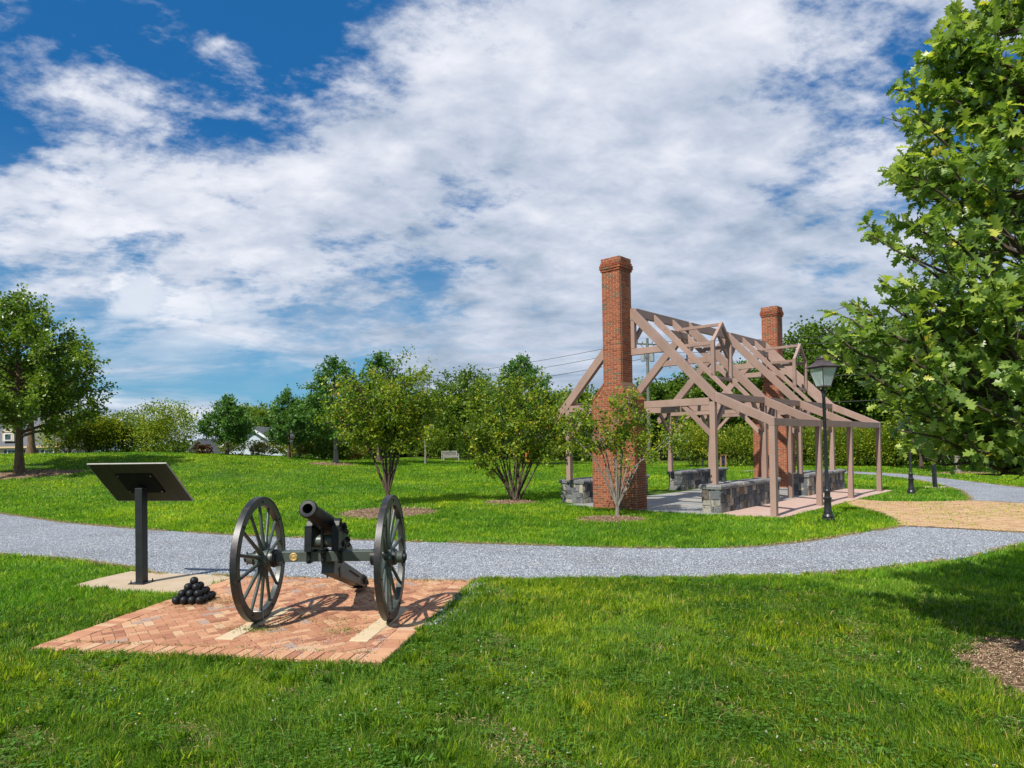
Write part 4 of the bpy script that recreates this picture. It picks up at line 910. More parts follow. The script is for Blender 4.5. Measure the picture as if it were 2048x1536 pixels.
single_tree('oak_tree', 'tall pointed dark oak behind the multi-stemmed shrub tree, near the chimney', 'tree', (.75, 50.0), 35, 8.3, .2, 1.7, oval(2.9, .35, .75), 54, 16000, .18, 'young_oak_leaf', 'bark_dark', group=G1, rise=.35, twl=.7)
single_tree('shade_tree', 'big leafy tree with dark trunk in mulch at the left edge, on the slope', 'tree', (-25.79, 34.8), 36, 9.6, .21, 2.6, oval(4.3, .16, .75, .8), 74, 32000, .17, 'pear_leaf', 'bark_brown', rise=.26, twl=.75, spread=.2)
single_tree('shade_tree', 'brown-trunked tree on the hill crest, mostly hidden behind the big left tree', 'tree', (-32.0, 44.3), 37, 6.2, .24, 2.6, oval(2.6, .3, .75), 40, 9000, .2, 'pear_leaf', 'bark_brown', rise=.35, twl=.8, spread=.2)
single_tree('birch_tree', 'thin airy pale-leaved tree rising right of the yellowing tree above the cannon', 'tree', (-6.4, 49.0), 38, 7.0, .07, 1.6, oval(1.35, .4, .7), 26, 3600, .12, 'hedge_leaf', 'bark_grey', rise=.8, twl=.6, spread=.12)
single_tree('round_tree', 'round-topped dark tree in the tree line left of the pointed oak', 'tree', (-4.6, 68), 39, 9.0, .25, 2.2, oval(3.3, .5, .5, .7), 46, 11000, .24, 'wood_leaf', 'bark_dark', rise=.4, twl=1.0, spread=.3)
single_tree('young_tree', 'small bright green tree in front of the right hedge, behind the far lamp', 'tree', (25.4, 41.4), 40, 4.2, .12, 1.2, oval(1.9, .35, .7), 30, 7000, .15, 'hedge_leaf', 'bark_dark', rise=.4, twl=.5)
single_tree('maple_tree', 'pale-trunked tree in a mulch ring past the side path, crown behind oak leaves', 'tree', (24.2, 36.2), 41, 7.2, .16, 2.0, oval(2.4, .35, .7), 36, 8000, .17, 'young_oak_leaf', 'bark_grey', rise=.4, twl=.6)
# multi-stem small yellowing trees
def multi(label, loc, seed, stems, leafn, size=.085, lm='yellowing_leaf', wm='bark_grey', r0=.035, twl=.42, name='ornamental_tree', spread=.10, base_h=.0, br_=7, tb=.48, cat='tree', group='small multi-stemmed trees with yellowing leaves', loo=.45, rad0=None):
    rng = np.random.default_rng(seed); z0 = Tz(*loc); root = empty(name, (loc[0], loc[1], z0-.02), 0, label, cat, group); wood = MB(); segs = []
    if base_h: wood.tube([(0, 0, -.05), (.01, 0, base_h*.5), (.0, .01, base_h+.03)], [rad0*1.25, rad0, rad0*.95], 10)
    for (dx_, dy_, dz_) in stems:
        s = np.array([rng.normal(0, .05)*(base_h == 0)*1.5, rng.normal(0, .05)*(base_h == 0)*1.5, base_h]); e = np.array([dx_, dy_, dz_]); m1 = s+(e-s)*.45+np.array([-dx_*.10, -dy_*.10, .10*dz_]) + rng.normal(0, .04, 3)
        pts = [s, s+(m1-s)*.5+rng.normal(0, .02, 3), m1, m1+(e-m1)*.5+rng.normal(0, .05, 3), e]; wood.tube(pts, [r0, r0*.85, r0*.65, r0*.4, r0*.12], 7)
        segs += [(pts[3], pts[4])]
        for q in range(br_):
            t_ = rng.uniform(loo, 1.0); k = min(int(t_*4), 3); p = pts[k]+(pts[k+1]-pts[k])*(t_*4-k)
            dr_ = (e-s)/np.linalg.norm(e-s)*.5+rv(rng)[0]*1.0; dr_[2] = dr_[2]*.6+.25; dr_ /= np.linalg.norm(dr_); L_ = twl*rng.uniform(.7, 1.9); p2 = p+dr_*L_
            wood.tube([p, (p+p2)/2+rng.normal(0, .03, 3), p2], [r0*.3, r0*.2, r0*.06], 5, cap=False); segs.append((p+(p2-p)*.3, p2))
            for z_ in range(3):
                d2 = dr_*.5+rv(rng)[0]; d2[2] += .1; d2 /= np.linalg.norm(d2); pa = p+(p2-p)*rng.uniform(.3, 1); pb = pa+d2*L_*.55; wood.tube([pa, pb], [r0*.12, r0*.05], 3, cap=False); segs.append((pa, pb))
    A = np.array([s_[0] for s_ in segs]); Bq = np.array([s_[1] for s_ in segs]); ln = np.linalg.norm(Bq-A, axis=1)
    pick = rng.choice(len(segs), leafn, p=ln/ln.sum()); t_ = rng.uniform(.0, 1.0, leafn)[:, None]; P_ = A[pick]+(Bq[pick]-A[pick])*t_
    side = rv(rng, leafn); P_ = P_+side*np.abs(rng.normal(0, spread, leafn))[:, None]; D_ = side*.9+np.array([0, 0, -.15])
    wood.build('trunk', wm, root, smooth=True, autos=50)
    leaves('crown', lm, root, P_, D_, size, rng, 'tri2', .35, tint_clump(rng, P_, 1.4, .35, .2, tb, seed), wfac=.34); return root
rg = np.random.default_rng(77)
stA = [(-1.55, .2, 2.9), (-.75, -.5, 3.9), (-.1, .5, 4.3), (.7, -.3, 4.1), (1.45, .3, 3.3), (.5, 1.0, 3.2)]
multi('bushy small tree with yellowing leaves behind the right cannon wheel', (-4.0, 21.3), 51, stA, 14000, .10, wm='bark_dark', r0=.047, base_h=.42, rad0=.085, br_=30, twl=.62, spread=.11, loo=.40)
stB = [(-2.2, -.4, 2.9), (2.35, .3, 3.1), (2.3, -.5, 2.4), (-1.9, .2, 2.6), (-1.5, -.5, 3.1), (-1.0, .4, 3.5), (-.5, -.4, 3.8), (0, .3, 3.9), (.5, -.3, 3.7), (1.0, .4, 3.5), (1.5, -.3, 3.2), (1.95, .3, 2.8), (-1.0, 1, 3.0), (.9, 1.0, 3.1), (-1.7, .0, 1.8), (1.6, .2, 2.1), (.2, -.9, 2.6)]
multi('wide many-stemmed yellow-green shrub tree left of the near chimney', (.06, 22.2), 52, stB, 12500, .10, wm='bark_dark', r0=.034, br_=12, twl=.5, spread=.10)
stC = [(-1.75, .1, 2.7), (1.9, -.2, 2.45), (-1.25, .2, 2.9), (-.95, -.2, 3.2), (-.3, .3, 2.6), (.05, -.2, 3.0), (.45, .2, 3.3), (1.0, .1, 2.5), (1.35, -.2, 2.1), (.75, .3, 2.9)]
multi('sparse small tree with open branches in front of the near brick chimney', (2.80, 17.94), 53, stC, 4800, .09, r0=.028, base_h=.26, rad0=.055, br_=8, twl=.34, spread=.10, loo=.5)
# ---------------------------------------------------------------- near oak at the right
rng = np.random.default_rng(5); ox, oy = 4.98, 5.95
rt = empty('oak_tree', (ox, oy, 0), 0, 'large-leaved bright green oak filling the right edge, close to the camera', 'tree')
wood = MB(); tpts = [np.array([.02*math.sin(i), .03*math.cos(i*1.3), -.1+i*.85]) for i in range(10)]; wood.tube(tpts, [.105*(1.3 if i == 0 else 1)*(1-.088*i) for i in range(10)], 12)
def px3(px, py, D):   # a point of this tree, from where its twig ends stand in the park
    return np.array([(px-1024)/1331*D-ox, D-oy, 2.02+(886-.016*(px-1024)-py)/1331*D])
tips = [(1892, 72, 6.0), (1884, 110, 6.0), (1896, 150, 6.05), (1902, 95, 5.9), (1880, 135, 6.1), (1890, 60, 5.95), (2000, 110, 5.9), (1975, 140, 5.8), (1835, 210, 6.1), (1805, 330, 5.9), (1748, 468, 5.8), (1655, 655, 5.9), (1705, 636, 5.95), (1770, 560, 5.6), (1740, 720, 5.7), (1760, 800, 5.9), (1790, 860, 5.6), (1850, 915, 5.6), (1950, 948, 5.4), (2020, 20, 6.2), (1960, 190, 5.8), (1900, 300, 5.4), (1850, 430, 5.2), (1830, 620, 5.1), (1870, 760, 5.1), (1930, 870, 5.0), (1990, 560, 4.9), (2000, 330, 5.2), (2040, 760, 4.7), (2050, 930, 4.8), (1900, 520, 6.6), (1850, 700, 6.7), (1950, 400, 6.8), (1990, 690, 6.9), (1930, 610, 5.6), (2030, 200, 5.4), (2040, 470, 4.6), (1965, 790, 5.9), (1905, 830, 6.3)]
tips = [px3(*q) for q in tips]
def radf(z): return float(np.interp(z, [1.66, 1.96, 2.33, 2.5, 2.93, 3.16, 3.5, 3.8, 4.4, 5.0, 5.45, 5.68, 5.8, 8], [.9, 1.4, 1.72, 1.85, 2.14, 2.08, 1.88, 1.82, 1.6, 1.45, 1.32, 1.25, .7, .55]))
for i in range(170):
    a = rng.uniform(0, 2*math.pi); z = 1.85+rng.random()**1.05*6.2; rr_m = 2.35*max(.1, 1-((z-1.85)/6.9)**1.25)
    if math.cos(a) < 0: rr_m = min(rr_m, radf(z)/max(-math.cos(a), .55)*.97)
    r_ = rr_m*rng.uniform(.72, 1.0)
    if z > 5.5 and math.cos(a) < -.3 and rng.random() < .4: continue
    tips.append(np.array([math.cos(a)*r_, math.sin(a)*r_, z]))
segs = []
for e in tips:
    hr = math.hypot(e[0], e[1]); zs = max(1.8, e[2]-hr*rng.uniform(.35, .75)); s = np.array([0, 0, zs]); pth = branch_path(s, e, rng, 6, .05)
    for q in range(1, 5): pth[q][2] -= .06*math.sin(q/5*math.pi)
    r0 = .016+.010*hr; wood.tube(pth, [r0*(1-.86*q/5) for q in range(6)], 7); segs.append((pth[-2], pth[-1], 1.0)); segs.append((pth[-3], pth[-2], .8))
    for q in range(int(4+hr*4)):
        t_ = rng.uniform(.25, .98); k = min(int(t_*5), 4); p = pth[k]+(pth[k+1]-pth[k])*(t_*5-k); dr_ = (e-s)/np.linalg.norm(e-s)*.9+rv(rng)[0]*.8; dr_[2] += .25; dr_ /= np.linalg.norm(dr_); L_ = rng.uniform(.12, .38); p2 = p+dr_*L_
        if p2[0] < -radf(p2[2])*.92 or p2[2] < 1.7: continue
        wood.tube([p, p2], [.006, .0025], 4, cap=False); segs.append((p, p2, 1))
A = np.array([s_[0] for s_ in segs]); Bq = np.array([s_[1] for s_ in segs]); ln = np.linalg.norm(Bq-A, axis=1); N = 21000
pick = rng.choice(len(segs), N, p=ln/ln.sum()); t_ = rng.uniform(.1, 1.02, N)[:, None]; P_ = A[pick]+(Bq[pick]-A[pick])*t_+rng.normal(0, .012, (N, 3))
dirb = (Bq[pick]-A[pick]); dirb /= np.linalg.norm(dirb, axis=1, keepdims=True); D_ = dirb*.75+rv(rng, N)*.85+np.array([0, 0, -.12])
wood.build('trunk', 'bark_dark', rt, smooth=True, autos=50)
tn = np.clip(rng.normal(.50, .22, N), 0, .9); tipf = (t_[:, 0] > .8) & (rng.random(N) < .25); tn[tipf] = rng.uniform(.8, .97, tipf.sum()); tn[rng.random(N) < .008] = 1
rad_z = np.interp(P_[:, 2], [1.66, 1.96, 2.33, 2.5, 2.93, 3.16, 3.5, 3.8, 4.4, 5.0, 5.45, 5.68, 5.8, 8], [.9, 1.4, 1.72, 1.85, 2.14, 2.08, 1.88, 1.82, 1.6, 1.45, 1.32, 1.25, .7, .55])*(.86+.30*vnoise(P_[:, 1], P_[:, 2], 3.2, 2))
rad_z = rad_z*np.where(P_[:, 2] > 4.9, 1.18, 1)
kk = (P_[:, 2] > 1.66+.08*np.sin(P_[:, 0]*5)) & (P_[:, 0] > -rad_z) & ((vnoise(P_[:, 0]+P_[:, 1]*.6, P_[:, 2], 2.6, 5) > .17) | (P_[:, 2] > 4.8) | (P_[:, 0] > -.2))
leaves('crown', 'oak_leaf', rt, P_[kk], D_[kk], .122, rng, 'oak', .55, tn[kk], jit=.25)

# ---------------------------------------------------------------- shrubs, hedge and woods
def shrub(label, cx_, cy_, wx, h_, seed, lm='hedge_leaf', n=3500, size=.13, dy=None, name='shrub', group=None, tb=.5, lobes=7, cat='shrub', stems=True, airy=0.0):
    rng = np.random.default_rng(seed); z0 = Tz(cx_, cy_); root = empty(name, (cx_, cy_, z0-.05), 0, label, cat, group); dy = dy or wx*.7
    C = np.stack([rng.uniform(-.62, .62, lobes)*wx/2, rng.uniform(-.6, .6, lobes)*dy/2, rng.uniform(.3, .74, lobes)*h_], 1); rr = rng.uniform(.22, .42, lobes)*min(wx, h_*1.3)
    k = rng.integers(0, lobes, n); dv = rv(rng, n); rad = rr[k]*(rng.uniform(.35, 1.0, n)**.45)*(1+airy*rng.normal(0, .35, n)); P_ = C[k]+dv*rad[:, None]*np.array([1, 1, .9]); P_[:, 2] = np.abs(P_[:, 2])
    P_[:, 2] = np.minimum(P_[:, 2], h_*1.06); wood = MB()
    if stems:
        for q in range(lobes): wood.tube([(rng.normal(0, .1), rng.normal(0, .1), 0), tuple(C[q]*[.6, .6, .5]), tuple(C[q])], [.03, .022, .01], 5)
        wood.build('stems', 'bark_dark', root)
    leaves('crown', lm, root, P_, dv+np.array([0, 0, .2]), size, rng, 'tri2', .4, tint_clump(rng, P_, 1.2, .5, .18, tb, seed)); return root
def PXW(px, D): return (px-1024)/1331*D
# row behind the left crest; (px, D, width m, height m, label, material)
rows = [(133, 49, 2.6, 2.6, 'yellow-green bush on the crest just right of the cream house', 'hedge_leaf', .7), (175, 50, 2.8, 2.7, 'yellowish rounded bush, left end of the row behind the big sign', 'hedge_leaf', .66),
        (212, 51, 3.0, 2.5, 'dull yellow-green bush above the top edge of the big sign', 'hedge_leaf', .56), (258, 52, 2.6, 3.2, 'taller airy green bush standing up from the row behind the big sign', 'wood_leaf', .75),
        (305, 51, 2.4, 2.4, 'low mid-green bush between the airy bush and the feathery one', 'hedge_leaf', .45), (356, 48.5, 4.4, 3.2, 'feathery brownish-green bush in front of the red and white house', 'hedge_leaf', .5)]
for i, (px, D, wx, h_, lb, lm, tb) in enumerate(rows): shrub(lb, PXW(px, D), D, wx*1.12, h_+.55, 60+i, lm, 6500 if i == 5 else 6500, .13, group='bushes along the crest', tb=tb, airy=.5, lobes=9)
shrub('small dark wine-red bush at foot of the feathery brownish bush', PXW(405, 47.8), 47.8, 1.6, .9, 70, 'wine_leaf', 1200, .10, group='bushes along the crest')
for i, (px, D, wx, h_, lb) in enumerate([(470, 49, 2.6, 1.5, 'low bright yellow-green weedy bush left of the pale gabled house'), (520, 49, 2.4, 1.3, 'low bright weedy bush below the pale gabled house window'), (560, 50, 2.0, 1.2, 'low pale weedy bush right of the gabled house window'), (612, 49, 2.2, 1.3, 'low bright weedy bush between two young oaks on the crest')]):
    shrub(lb, PXW(px, D), D, wx, h_, 80+i, 'reed_leaf' if i % 2 else 'hedge_leaf', 1800, .11, group='low weedy bushes along the crest', tb=.6, stems=False)
shrub('dense dark green clipped bush in front of the small white house', PXW(648, 49), 49, 2.6, 2.0, 86, 'wood_leaf', 3000, .13, tb=.5); shrub('second dark green bush touching the grey lower trunk of the tall oak', PXW(686, 50), 50, 2.4, 2.0, 87, 'wood_leaf', 2600, .13, tb=.45)
shrub('patch of tan reeds at the lawn edge right of the grey-trunked oak', PXW(712, 52), 52, 2.2, 1.2, 88, 'reed_leaf', 1800, .14, tb=.8, stems=False, name='reeds', cat='reeds')
shrub('mass of olive brush behind the grey wooden bench, left part', PXW(858, 63), 63, 5.0, 3.0, 89, 'hedge_leaf', 5200, .16, tb=.30); shrub('dark evergreen brush right of the grey wooden bench', PXW(945, 63), 63, 4.4, 3.2, 90, 'wood_leaf', 5200, .16, tb=.30)
shrub('bright green brush behind the many-stemmed shrub tree', PXW(1085, 60), 60, 4.2, 2.5, 91, 'hedge_leaf', 4200, .15, tb=.4); shrub('dark brush between the shrub tree and the near chimney', PXW(1160, 60), 60, 4.4, 2.7, 92, 'wood_leaf', 4200, .16, tb=.4)
# right hand side hedge and small trees behind the pavilion
for i, (px, D, wx, h_, lb, lm, tb, ai) in enumerate([(1385, 50, 4.2, 3.2, 'feathery yellow-green shrub seen through the timber frame, near its back wall', 'hedge_leaf', .6, .5), (1478, 51, 4.0, 3.3, 'rounded olive shrub tree seen between the frame posts', 'hedge_leaf', .45, .2),
    (1600, 49, 4.2, 2.9, 'rounded green hedge shrub behind the pink walk, left one', 'hedge_leaf', .38, .1), (1668, 48, 4.4, 3.2, 'rounded green hedge shrub behind the pink walk, middle one', 'hedge_leaf', .50, .1), (1738, 47, 4.4, 3.0, 'large rounded hedge shrub behind the end post of the walk', 'hedge_leaf', .46, .1), (1800, 46, 3.6, 2.6, 'hedge shrub at the right end of the row, left of far lamp', 'hedge_leaf', .40, .1),
    (1990, 45, 5.5, 2.8, 'dark shrub behind the low oak leaves at the right edge', 'wood_leaf', .35, .1), (1890, 46, 3.6, 2.2, 'low dark shrub behind the far angled sign', 'wood_leaf', .45, .1), (1545, 54, 3.6, 2.8, 'dark shrub behind the far brick chimney', 'wood_leaf', .4, .1)]):
    shrub(lb, PXW(px, D), D, wx, h_, 100+i, lm, 6500, .14, group='shrubs behind the pavilion', tb=tb, airy=ai, lobes=9)
shrub('pale orange-tinged weeds at the foot of the hedge, behind the far lamp', PXW(1842, 47), 47, 4.5, 1.7, 115, 'reed_leaf', 2600, .12, tb=.55, stems=False, name='weeds', cat='weeds')
def big_tree(label, px, D, H, rad_, seed, tb=.4, lm='wood_leaf', n=22000, size=.28, h0=3.0, airy=.35, pk=.45):
    return single_tree('woodland_tree', label, 'tree', (PXW(px, D), D), seed, H, .28, h0, oval(rad_, pk, .55, .7), 60, n, size, lm, 'bark_dark', group='tall trees behind the pavilion', rise=.45, twl=1.1, spread=airy, tb=tb)
big_tree('tall broad tree behind and right of the far brick chimney', 1632, 64, 13.0, 4.6, 121, .42)
big_tree('tall dark tree behind the lantern of the near lamp post', 1722, 62, 12.0, 4.6, 122, .34)
big_tree('tall tree with thin airy top behind the oak leaves, right of lamp post', 1800, 60, 12.8, 4.4, 123, .46, n=14000)
big_tree('tall dark tree behind the upper oak leaves at the right edge', 1900, 58, 11.5, 4.8, 124, .36)
big_tree('tall dark tree at the far right, behind the oak trunk', 2010, 56, 11.0, 5.0, 125, .36)
big_tree('dark woodland tree showing under the roof frame, left of the far chimney', 1490, 66, 9.0, 4.2, 126, .34)
big_tree('woodland tree whose top shows below the left rafters', 1400, 68, 8.6, 4.0, 127, .42)
big_tree('woodland tree just right of the near chimney, low behind the frame', 1320, 68, 7.4, 3.8, 128, .40)
big_tree('mid-green woodland tree between the shrub tree and the near chimney', 1130, 66, 6.0, 4.2, 129, .42)
big_tree('woodland tree behind the grey wooden bench', 900, 70, 5.9, 4.4, 130, .42)
big_tree('broad woodland tree filling the gap behind the cannon tree, right side', 820, 70, 5.8, 4.6, 131, .36)
big_tree('rounded far tree behind the pale gabled house roof', 505, 95, 7.8, 4.4, 132, .55)
big_tree('rounded far tree right of the pale gabled house', 560, 90, 6.6, 4.2, 133, .55)
big_tree('dark far tree behind the small white house', 645, 84, 8.0, 4.6, 134, .45)
big_tree('woodland tree between the bench and the many-stemmed shrub tree', 985, 68, 6.0, 4.2, 135, .38)
# mass of woods further back (nobody could count it)
rng = np.random.default_rng(9); n = 90000; lob = 170
lx = rng.uniform(-24, 75, lob); lx[:34] = rng.uniform(-58, -24, 34); ly = 74+rng.uniform(0, 12, lob)+np.where(lx > 18, -6, 0)+np.where(lx < -24, 18, 0); lh = np.interp(lx, [-75, -26, -24, -8, 10, 20, 30, 75], [3.6, 3.8, 4.6, 4.8, 5.4, 8.0, 10.0, 11.0])*rng.uniform(.75, 1.0, lob); lr = rng.uniform(2.0, 3.4, lob)
k = rng.integers(0, lob, n); dv = rv(rng, n); fz = rng.random(n); P_ = np.stack([lx[k], ly[k], np.zeros(n)], 1)+dv*np.array([1, 1, 0])*(lr[k]*(rng.uniform(.5, 1, n)))[:, None]; P_[:, 2] = T(P_[:, 0], P_[:, 1])+fz*lh[k]*(1-.10*(dv[:, 0]**2))
o = leaves('woods', 'wood_leaf', None, P_, dv+np.array([0, 0, .2]), .48, rng, 'tri2', .4, tint_clump(rng, P_, .35, .6, .16, .36, 3)); tag(o, 'dark mass of woods behind the far lawn and pavilion', 'woods', kind='stuff')
# ---------------------------------------------------------------- houses far behind
def house(name, label, x0, x1, y0, y1, zb, ze, zr, wallm, ridge='x', wins=(), eave=.4, dorm=(), trimm='white_trim', roofm='shingle', face=None):
    c0 = ((x0+x1)/2, (y0+y1)/2, zb); root = empty(name, c0, 0, label, 'house'); X, Y = (x1-x0)/2, (y1-y0)/2; e = ze-zb; r_ = zr-zb
    m_ = MB(); m_.box((0, 0, e/2), (2*X, 2*Y, e))
    if ridge == 'y': m_.prism([(-X, e), (X, e), (0, r_)], 'y', -Y, Y)
    else: m_.prism([(-Y, e), (Y, e), (0, r_)], 'x', -X, X)
    w_ = m_.build('wall', wallm, root)
    m_ = MB()
    if face: m_.box((0, -Y-.03, face/2), (2*X+.02, .05, face)); m_.build('brick_base', 'red_brick_far', root); m_ = MB()
    th = .14
    a, b = (X, Y) if ridge == 'y' else (Y, X); sl_ = (r_-e)/a
    pl = [(-a-eave, e-eave*sl_+.02), (0, r_+.02), (a+eave, e-eave*sl_+.02), (a+eave, e-eave*sl_+.02+th), (0, r_+.02+th), (-a-eave, e-eave*sl_+.02+th)]
    m_.prism(pl, 'y' if ridge == 'y' else 'x', -b-eave, b+eave); rf_ = m_.build('roof', roofm, root)
    m_ = MB()
    if ridge == 'y':
        pl = [(-a-eave-.02, e-eave*sl_-.12), (0, r_-.12), (a+eave+.02, e-eave*sl_-.12), (a+eave+.02, e-eave*sl_+.14), (0, r_+.17), (-a-eave-.02, e-eave*sl_+.14)]; m_.prism(pl, 'y', -b-eave-.06, -b-eave+.0)
    else: m_.box((0, -Y-eave-.03, e-eave*sl_+.05), (2*X+2*eave, .08, .28))
    m_.build('roof_trim', trimm, root)
    for (wx, wz, ww, wh, sh_) in wins:
        m_ = MB(); m_.box((wx, -Y-.04, wz), (ww+.24, .08, wh+.24)); f_ = m_.build('window', 'white_trim', root)
        m_ = MB()
        for q in (-1, 1): m_.box((wx+q*ww/4, -Y-.085, wz+wh/4), (ww/2-.05, .02, wh/2-.05)); m_.box((wx+q*ww/4, -Y-.085, wz-wh/4), (ww/2-.05, .02, wh/2-.05))
        m_.build('pane', 'window_glass', f_)
        if sh_:
            for q in (-1, 1): m_ = MB(); m_.box((wx+q*(ww/2+.40), -Y-.03, wz), (.45, .05, wh)); m_.build('shutter', 'shutter', root)
    for (dx_, dz_) in dorm:
        m_ = MB(); m_.box((dx_, -Y+.9, dz_), (1.9, 2.2, 1.5)); m_.prism([(dx_-1.2, dz_+.75), (dx_+1.2, dz_+.75), (dx_, dz_+1.5)], 'y', -Y-.3, -Y+2.0); dm = m_.build('dormer', 'cream_siding', root)
        m_ = MB(); m_.box((dx_, -Y-.24, dz_-.05), (1.25, .06, 1.15)); m_.build('dormer_trim', 'white_trim', dm); m_ = MB(); m_.box((dx_, -Y-.28, dz_-.02), (.95, .03, .9)); m_.build('pane', 'window_glass', dm)
    return root
D = 110
house('town_house', 'cream house with dormer and dark shuttered windows at the far left edge', PXW(-160, D), PXW(116, D), D, D+10, -2.2, 3.1, 8.0, 'cream_siding', 'x', [(PXW(wx_, D)-(PXW(-160, D)+PXW(116, D))/2, 3.3, 1.35, 2.2, 1) for wx_ in (-60, -20, 24, 61, 98)], .5, [(PXW(18, D)-(PXW(-160, D)+PXW(116, D))/2, 6.6), (PXW(-50, D)-(PXW(-160, D)+PXW(116, D))/2, 6.6)], 'gold_trim')
D = 75
house('gabled_house', 'pale blue-white gabled house with one small window behind the crest', -33.2, -25.6, D, D+12, -1.6, 1.75, 4.25, 'blue_siding', 'y', [(.42, 3.05, 1.0, 1.5, 0)], .45)
house('brick_house', 'red and white house mostly hidden behind the feathery bush', PXW(376, 72), PXW(424, 72), 72, 80, -1.5, 1.6, 2.9, 'white_trim', 'y', [(0.5, 2.6, 1.0, 1.3, 0)], .35, face=3.1, trimm='shingle')
house('small_house', 'small pale house with paired window right of the dark clipped bushes', PXW(602, 78), PXW(682, 78), 78, 86, -1.4, 1.9, 3.0, 'blue_siding', 'x', [(1.6, 2.5, 1.3, 1.1, 0), (-1.3, 2.5, 1.0, 1.1, 0)], .4)
# ---------------------------------------------------------------- bench
bn = empty('park_bench', (-5.45, 58.5, Tz(-5.45, 58.5)), R(24), 'weathered grey wooden garden bench at the far lawn edge', 'bench'); bn.scale = (.98, .98, .98)
m_ = MB()
for q in range(5): m_.box((0, -.20+q*.1, .43), (1.42, .08, .025))
m_.build('seat', 'weathered_teak', bn)
m_ = MB(); m_.box((0, .285, .88), (1.42, .045, .09)); m_.box((0, .285, .50), (1.42, .04, .06))
for q in range(13): m_.box((-.66+q*.11, .285, .69), (.05, .022, .34))
m_.build('backrest', 'weathered_teak', bn)
for sx_ in (-1, 1):
    m_ = MB(); m_.box((sx_*.70, -.24, .31), (.07, .07, .62)); m_.build('leg', 'weathered_teak', bn); m_ = MB(); m_.box((sx_*.70, .28, .46), (.07, .06, .92)); m_.build('leg', 'weathered_teak', bn)
    m_ = MB(); m_.box((sx_*.70, .0, .63), (.08, .60, .035)); m_.build('armrest', 'weathered_teak', bn)
m_ = MB(); m_.box((0, -.24, .37), (1.34, .04, .10)); m_.build('apron', 'weathered_teak', bn)
# small distant things
root = empty('orange_barrel', (PXW(1054, 57), 57, Tz(1.3, 57)), 0, 'small upright orange barrel glimpsed behind the many-stemmed shrub tree', 'barrel')
m_ = MB(); m_.lathe([(.24, 0), (.24, .08), (.21, .1), (.20, .5), (.185, .52), (.18, .85), (.13, .9)], axis='z', sides=16); m_.build('body', 'orange_plastic', root, smooth=True, autos=40); m_ = MB(); m_.torus((0, 0, .93), .07, .015, Matrix.Rotation(R(90), 3, 'X'), 12, 6); m_.build('handle', 'orange_plastic', root)
root = empty('trail_frame', (PXW(1445, 49), 49, 0), R(8), 'small brown wooden frame with dark centre behind the back stone wall', 'frame'); 
for sx_ in (-1, 1): m_ = MB(); m_.box((sx_*.19, 0, .45), (.10, .10, .90)); m_.build('post', 'cedar', root)
m_ = MB(); m_.box((0, 0, .88), (.60, .13, .06)); m_.build('top_rail', 'cedar', root); m_ = MB(); m_.box((0, 0, .50), (.27, .04, .62)); m_.build('panel', 'navy', root)
m_ = MB(); m_.lathe([(.085, 0), (.085, 1.55), (.04, 1.6)], axis='z', sides=12); o = m_.build('marker_post', 'grey_metal', None, smooth=True, autos=40); o.location = (PXW(1404, 50), 50, 0); tag(o, 'slim grey marker post behind the back stone wall', 'post')
# utility pole and wires
up = empty('utility_pole', (12.35, 60, 0), R(20), 'weathered wooden utility pole with two transformers seen through the roof frame', 'utility pole')
m_ = MB(); m_.tube([(0, 0, -.1), (0, 0, 6), (0, 0, 11.3)], [.17, .15, .12], 12); m_.build('pole', 'pole_wood', up, smooth=True, autos=50)
for s in (-1, 1):
    m_ = MB(); m_.lathe([(.19, 9.2), (.21, 9.22), (.21, 10.0), (.15, 10.08), (.04, 10.1)], (s*.46, 0, 0), 'z', 16); m_.box((s*.22, 0, 9.6), (.2, .06, .06)); m_.lathe([(.03, 10.1), (.05, 10.16), (.03, 10.2), (.05, 10.26), (.02, 10.32)], (s*.46, 0, 0), 'z', 8); m_.build('transformer', 'grey_metal', up)
m_ = MB(); m_.box((0, 0, 10.75), (2.2, .1, .12)); m_.tube([(-.7, 0, 10.7), (0, 0, 10.1)], .025, 6); m_.tube([(.7, 0, 10.7), (0, 0, 10.1)], .025, 6)
for xx in (-1, -.5, .5, 1): m_.lathe([(.03, 10.8), (.06, 10.86), (.03, 10.92), (.05, 10.98), (.02, 11.0)], (xx, 0, 0), 'z', 8)
m_.build('cross_arm', 'pole_wood', up)
def wire(a, b, sag, r_, label, name='overhead_wire'):
    m_ = MB(); pts = []
    for i in range(15): t_ = i/14; pts.append((a[0]+(b[0]-a[0])*t_, a[1]+(b[1]-a[1])*t_, a[2]+(b[2]-a[2])*t_-4*sag*t_*(1-t_)))
    m_.tube(pts, r_, 5); o = m_.build(name, 'wire_grey', None, smooth=True); tag(o, label, 'wire', 'overhead wires of the utility pole')
wire((11.4, 59.8, 10.95), (-22, 88, 10.4), .7, .022, 'top wire running left from the utility pole behind the near chimney')
wire((11.9, 59.8, 10.35), (-22, 88, 9.9), .9, .022, 'middle wire running left from the utility pole behind the near chimney')
wire((12.3, 59.8, 9.5), (-22, 88, 9.4), 1.1, .025, 'lowest wire running left from the utility pole behind the near chimney')
for i, (z, lb) in enumerate(((11.0, 'top'), (10.5, 'second'), (10.0, 'third'))): wire((12.8, 60, z), (52, 50, z+1.0-i*.1), .8, .022, lb+' wire of the upper set crossing the tall trees at the right')
wire((12.5, 60, 7.6), (50, 50, 8.0), .5, .022, 'single middle wire crossing behind the near lantern'); wire((12.5, 60, 5.2), (50, 49, 6.0), .5, .025, 'low wire crossing the dark trees right of the porch roof')
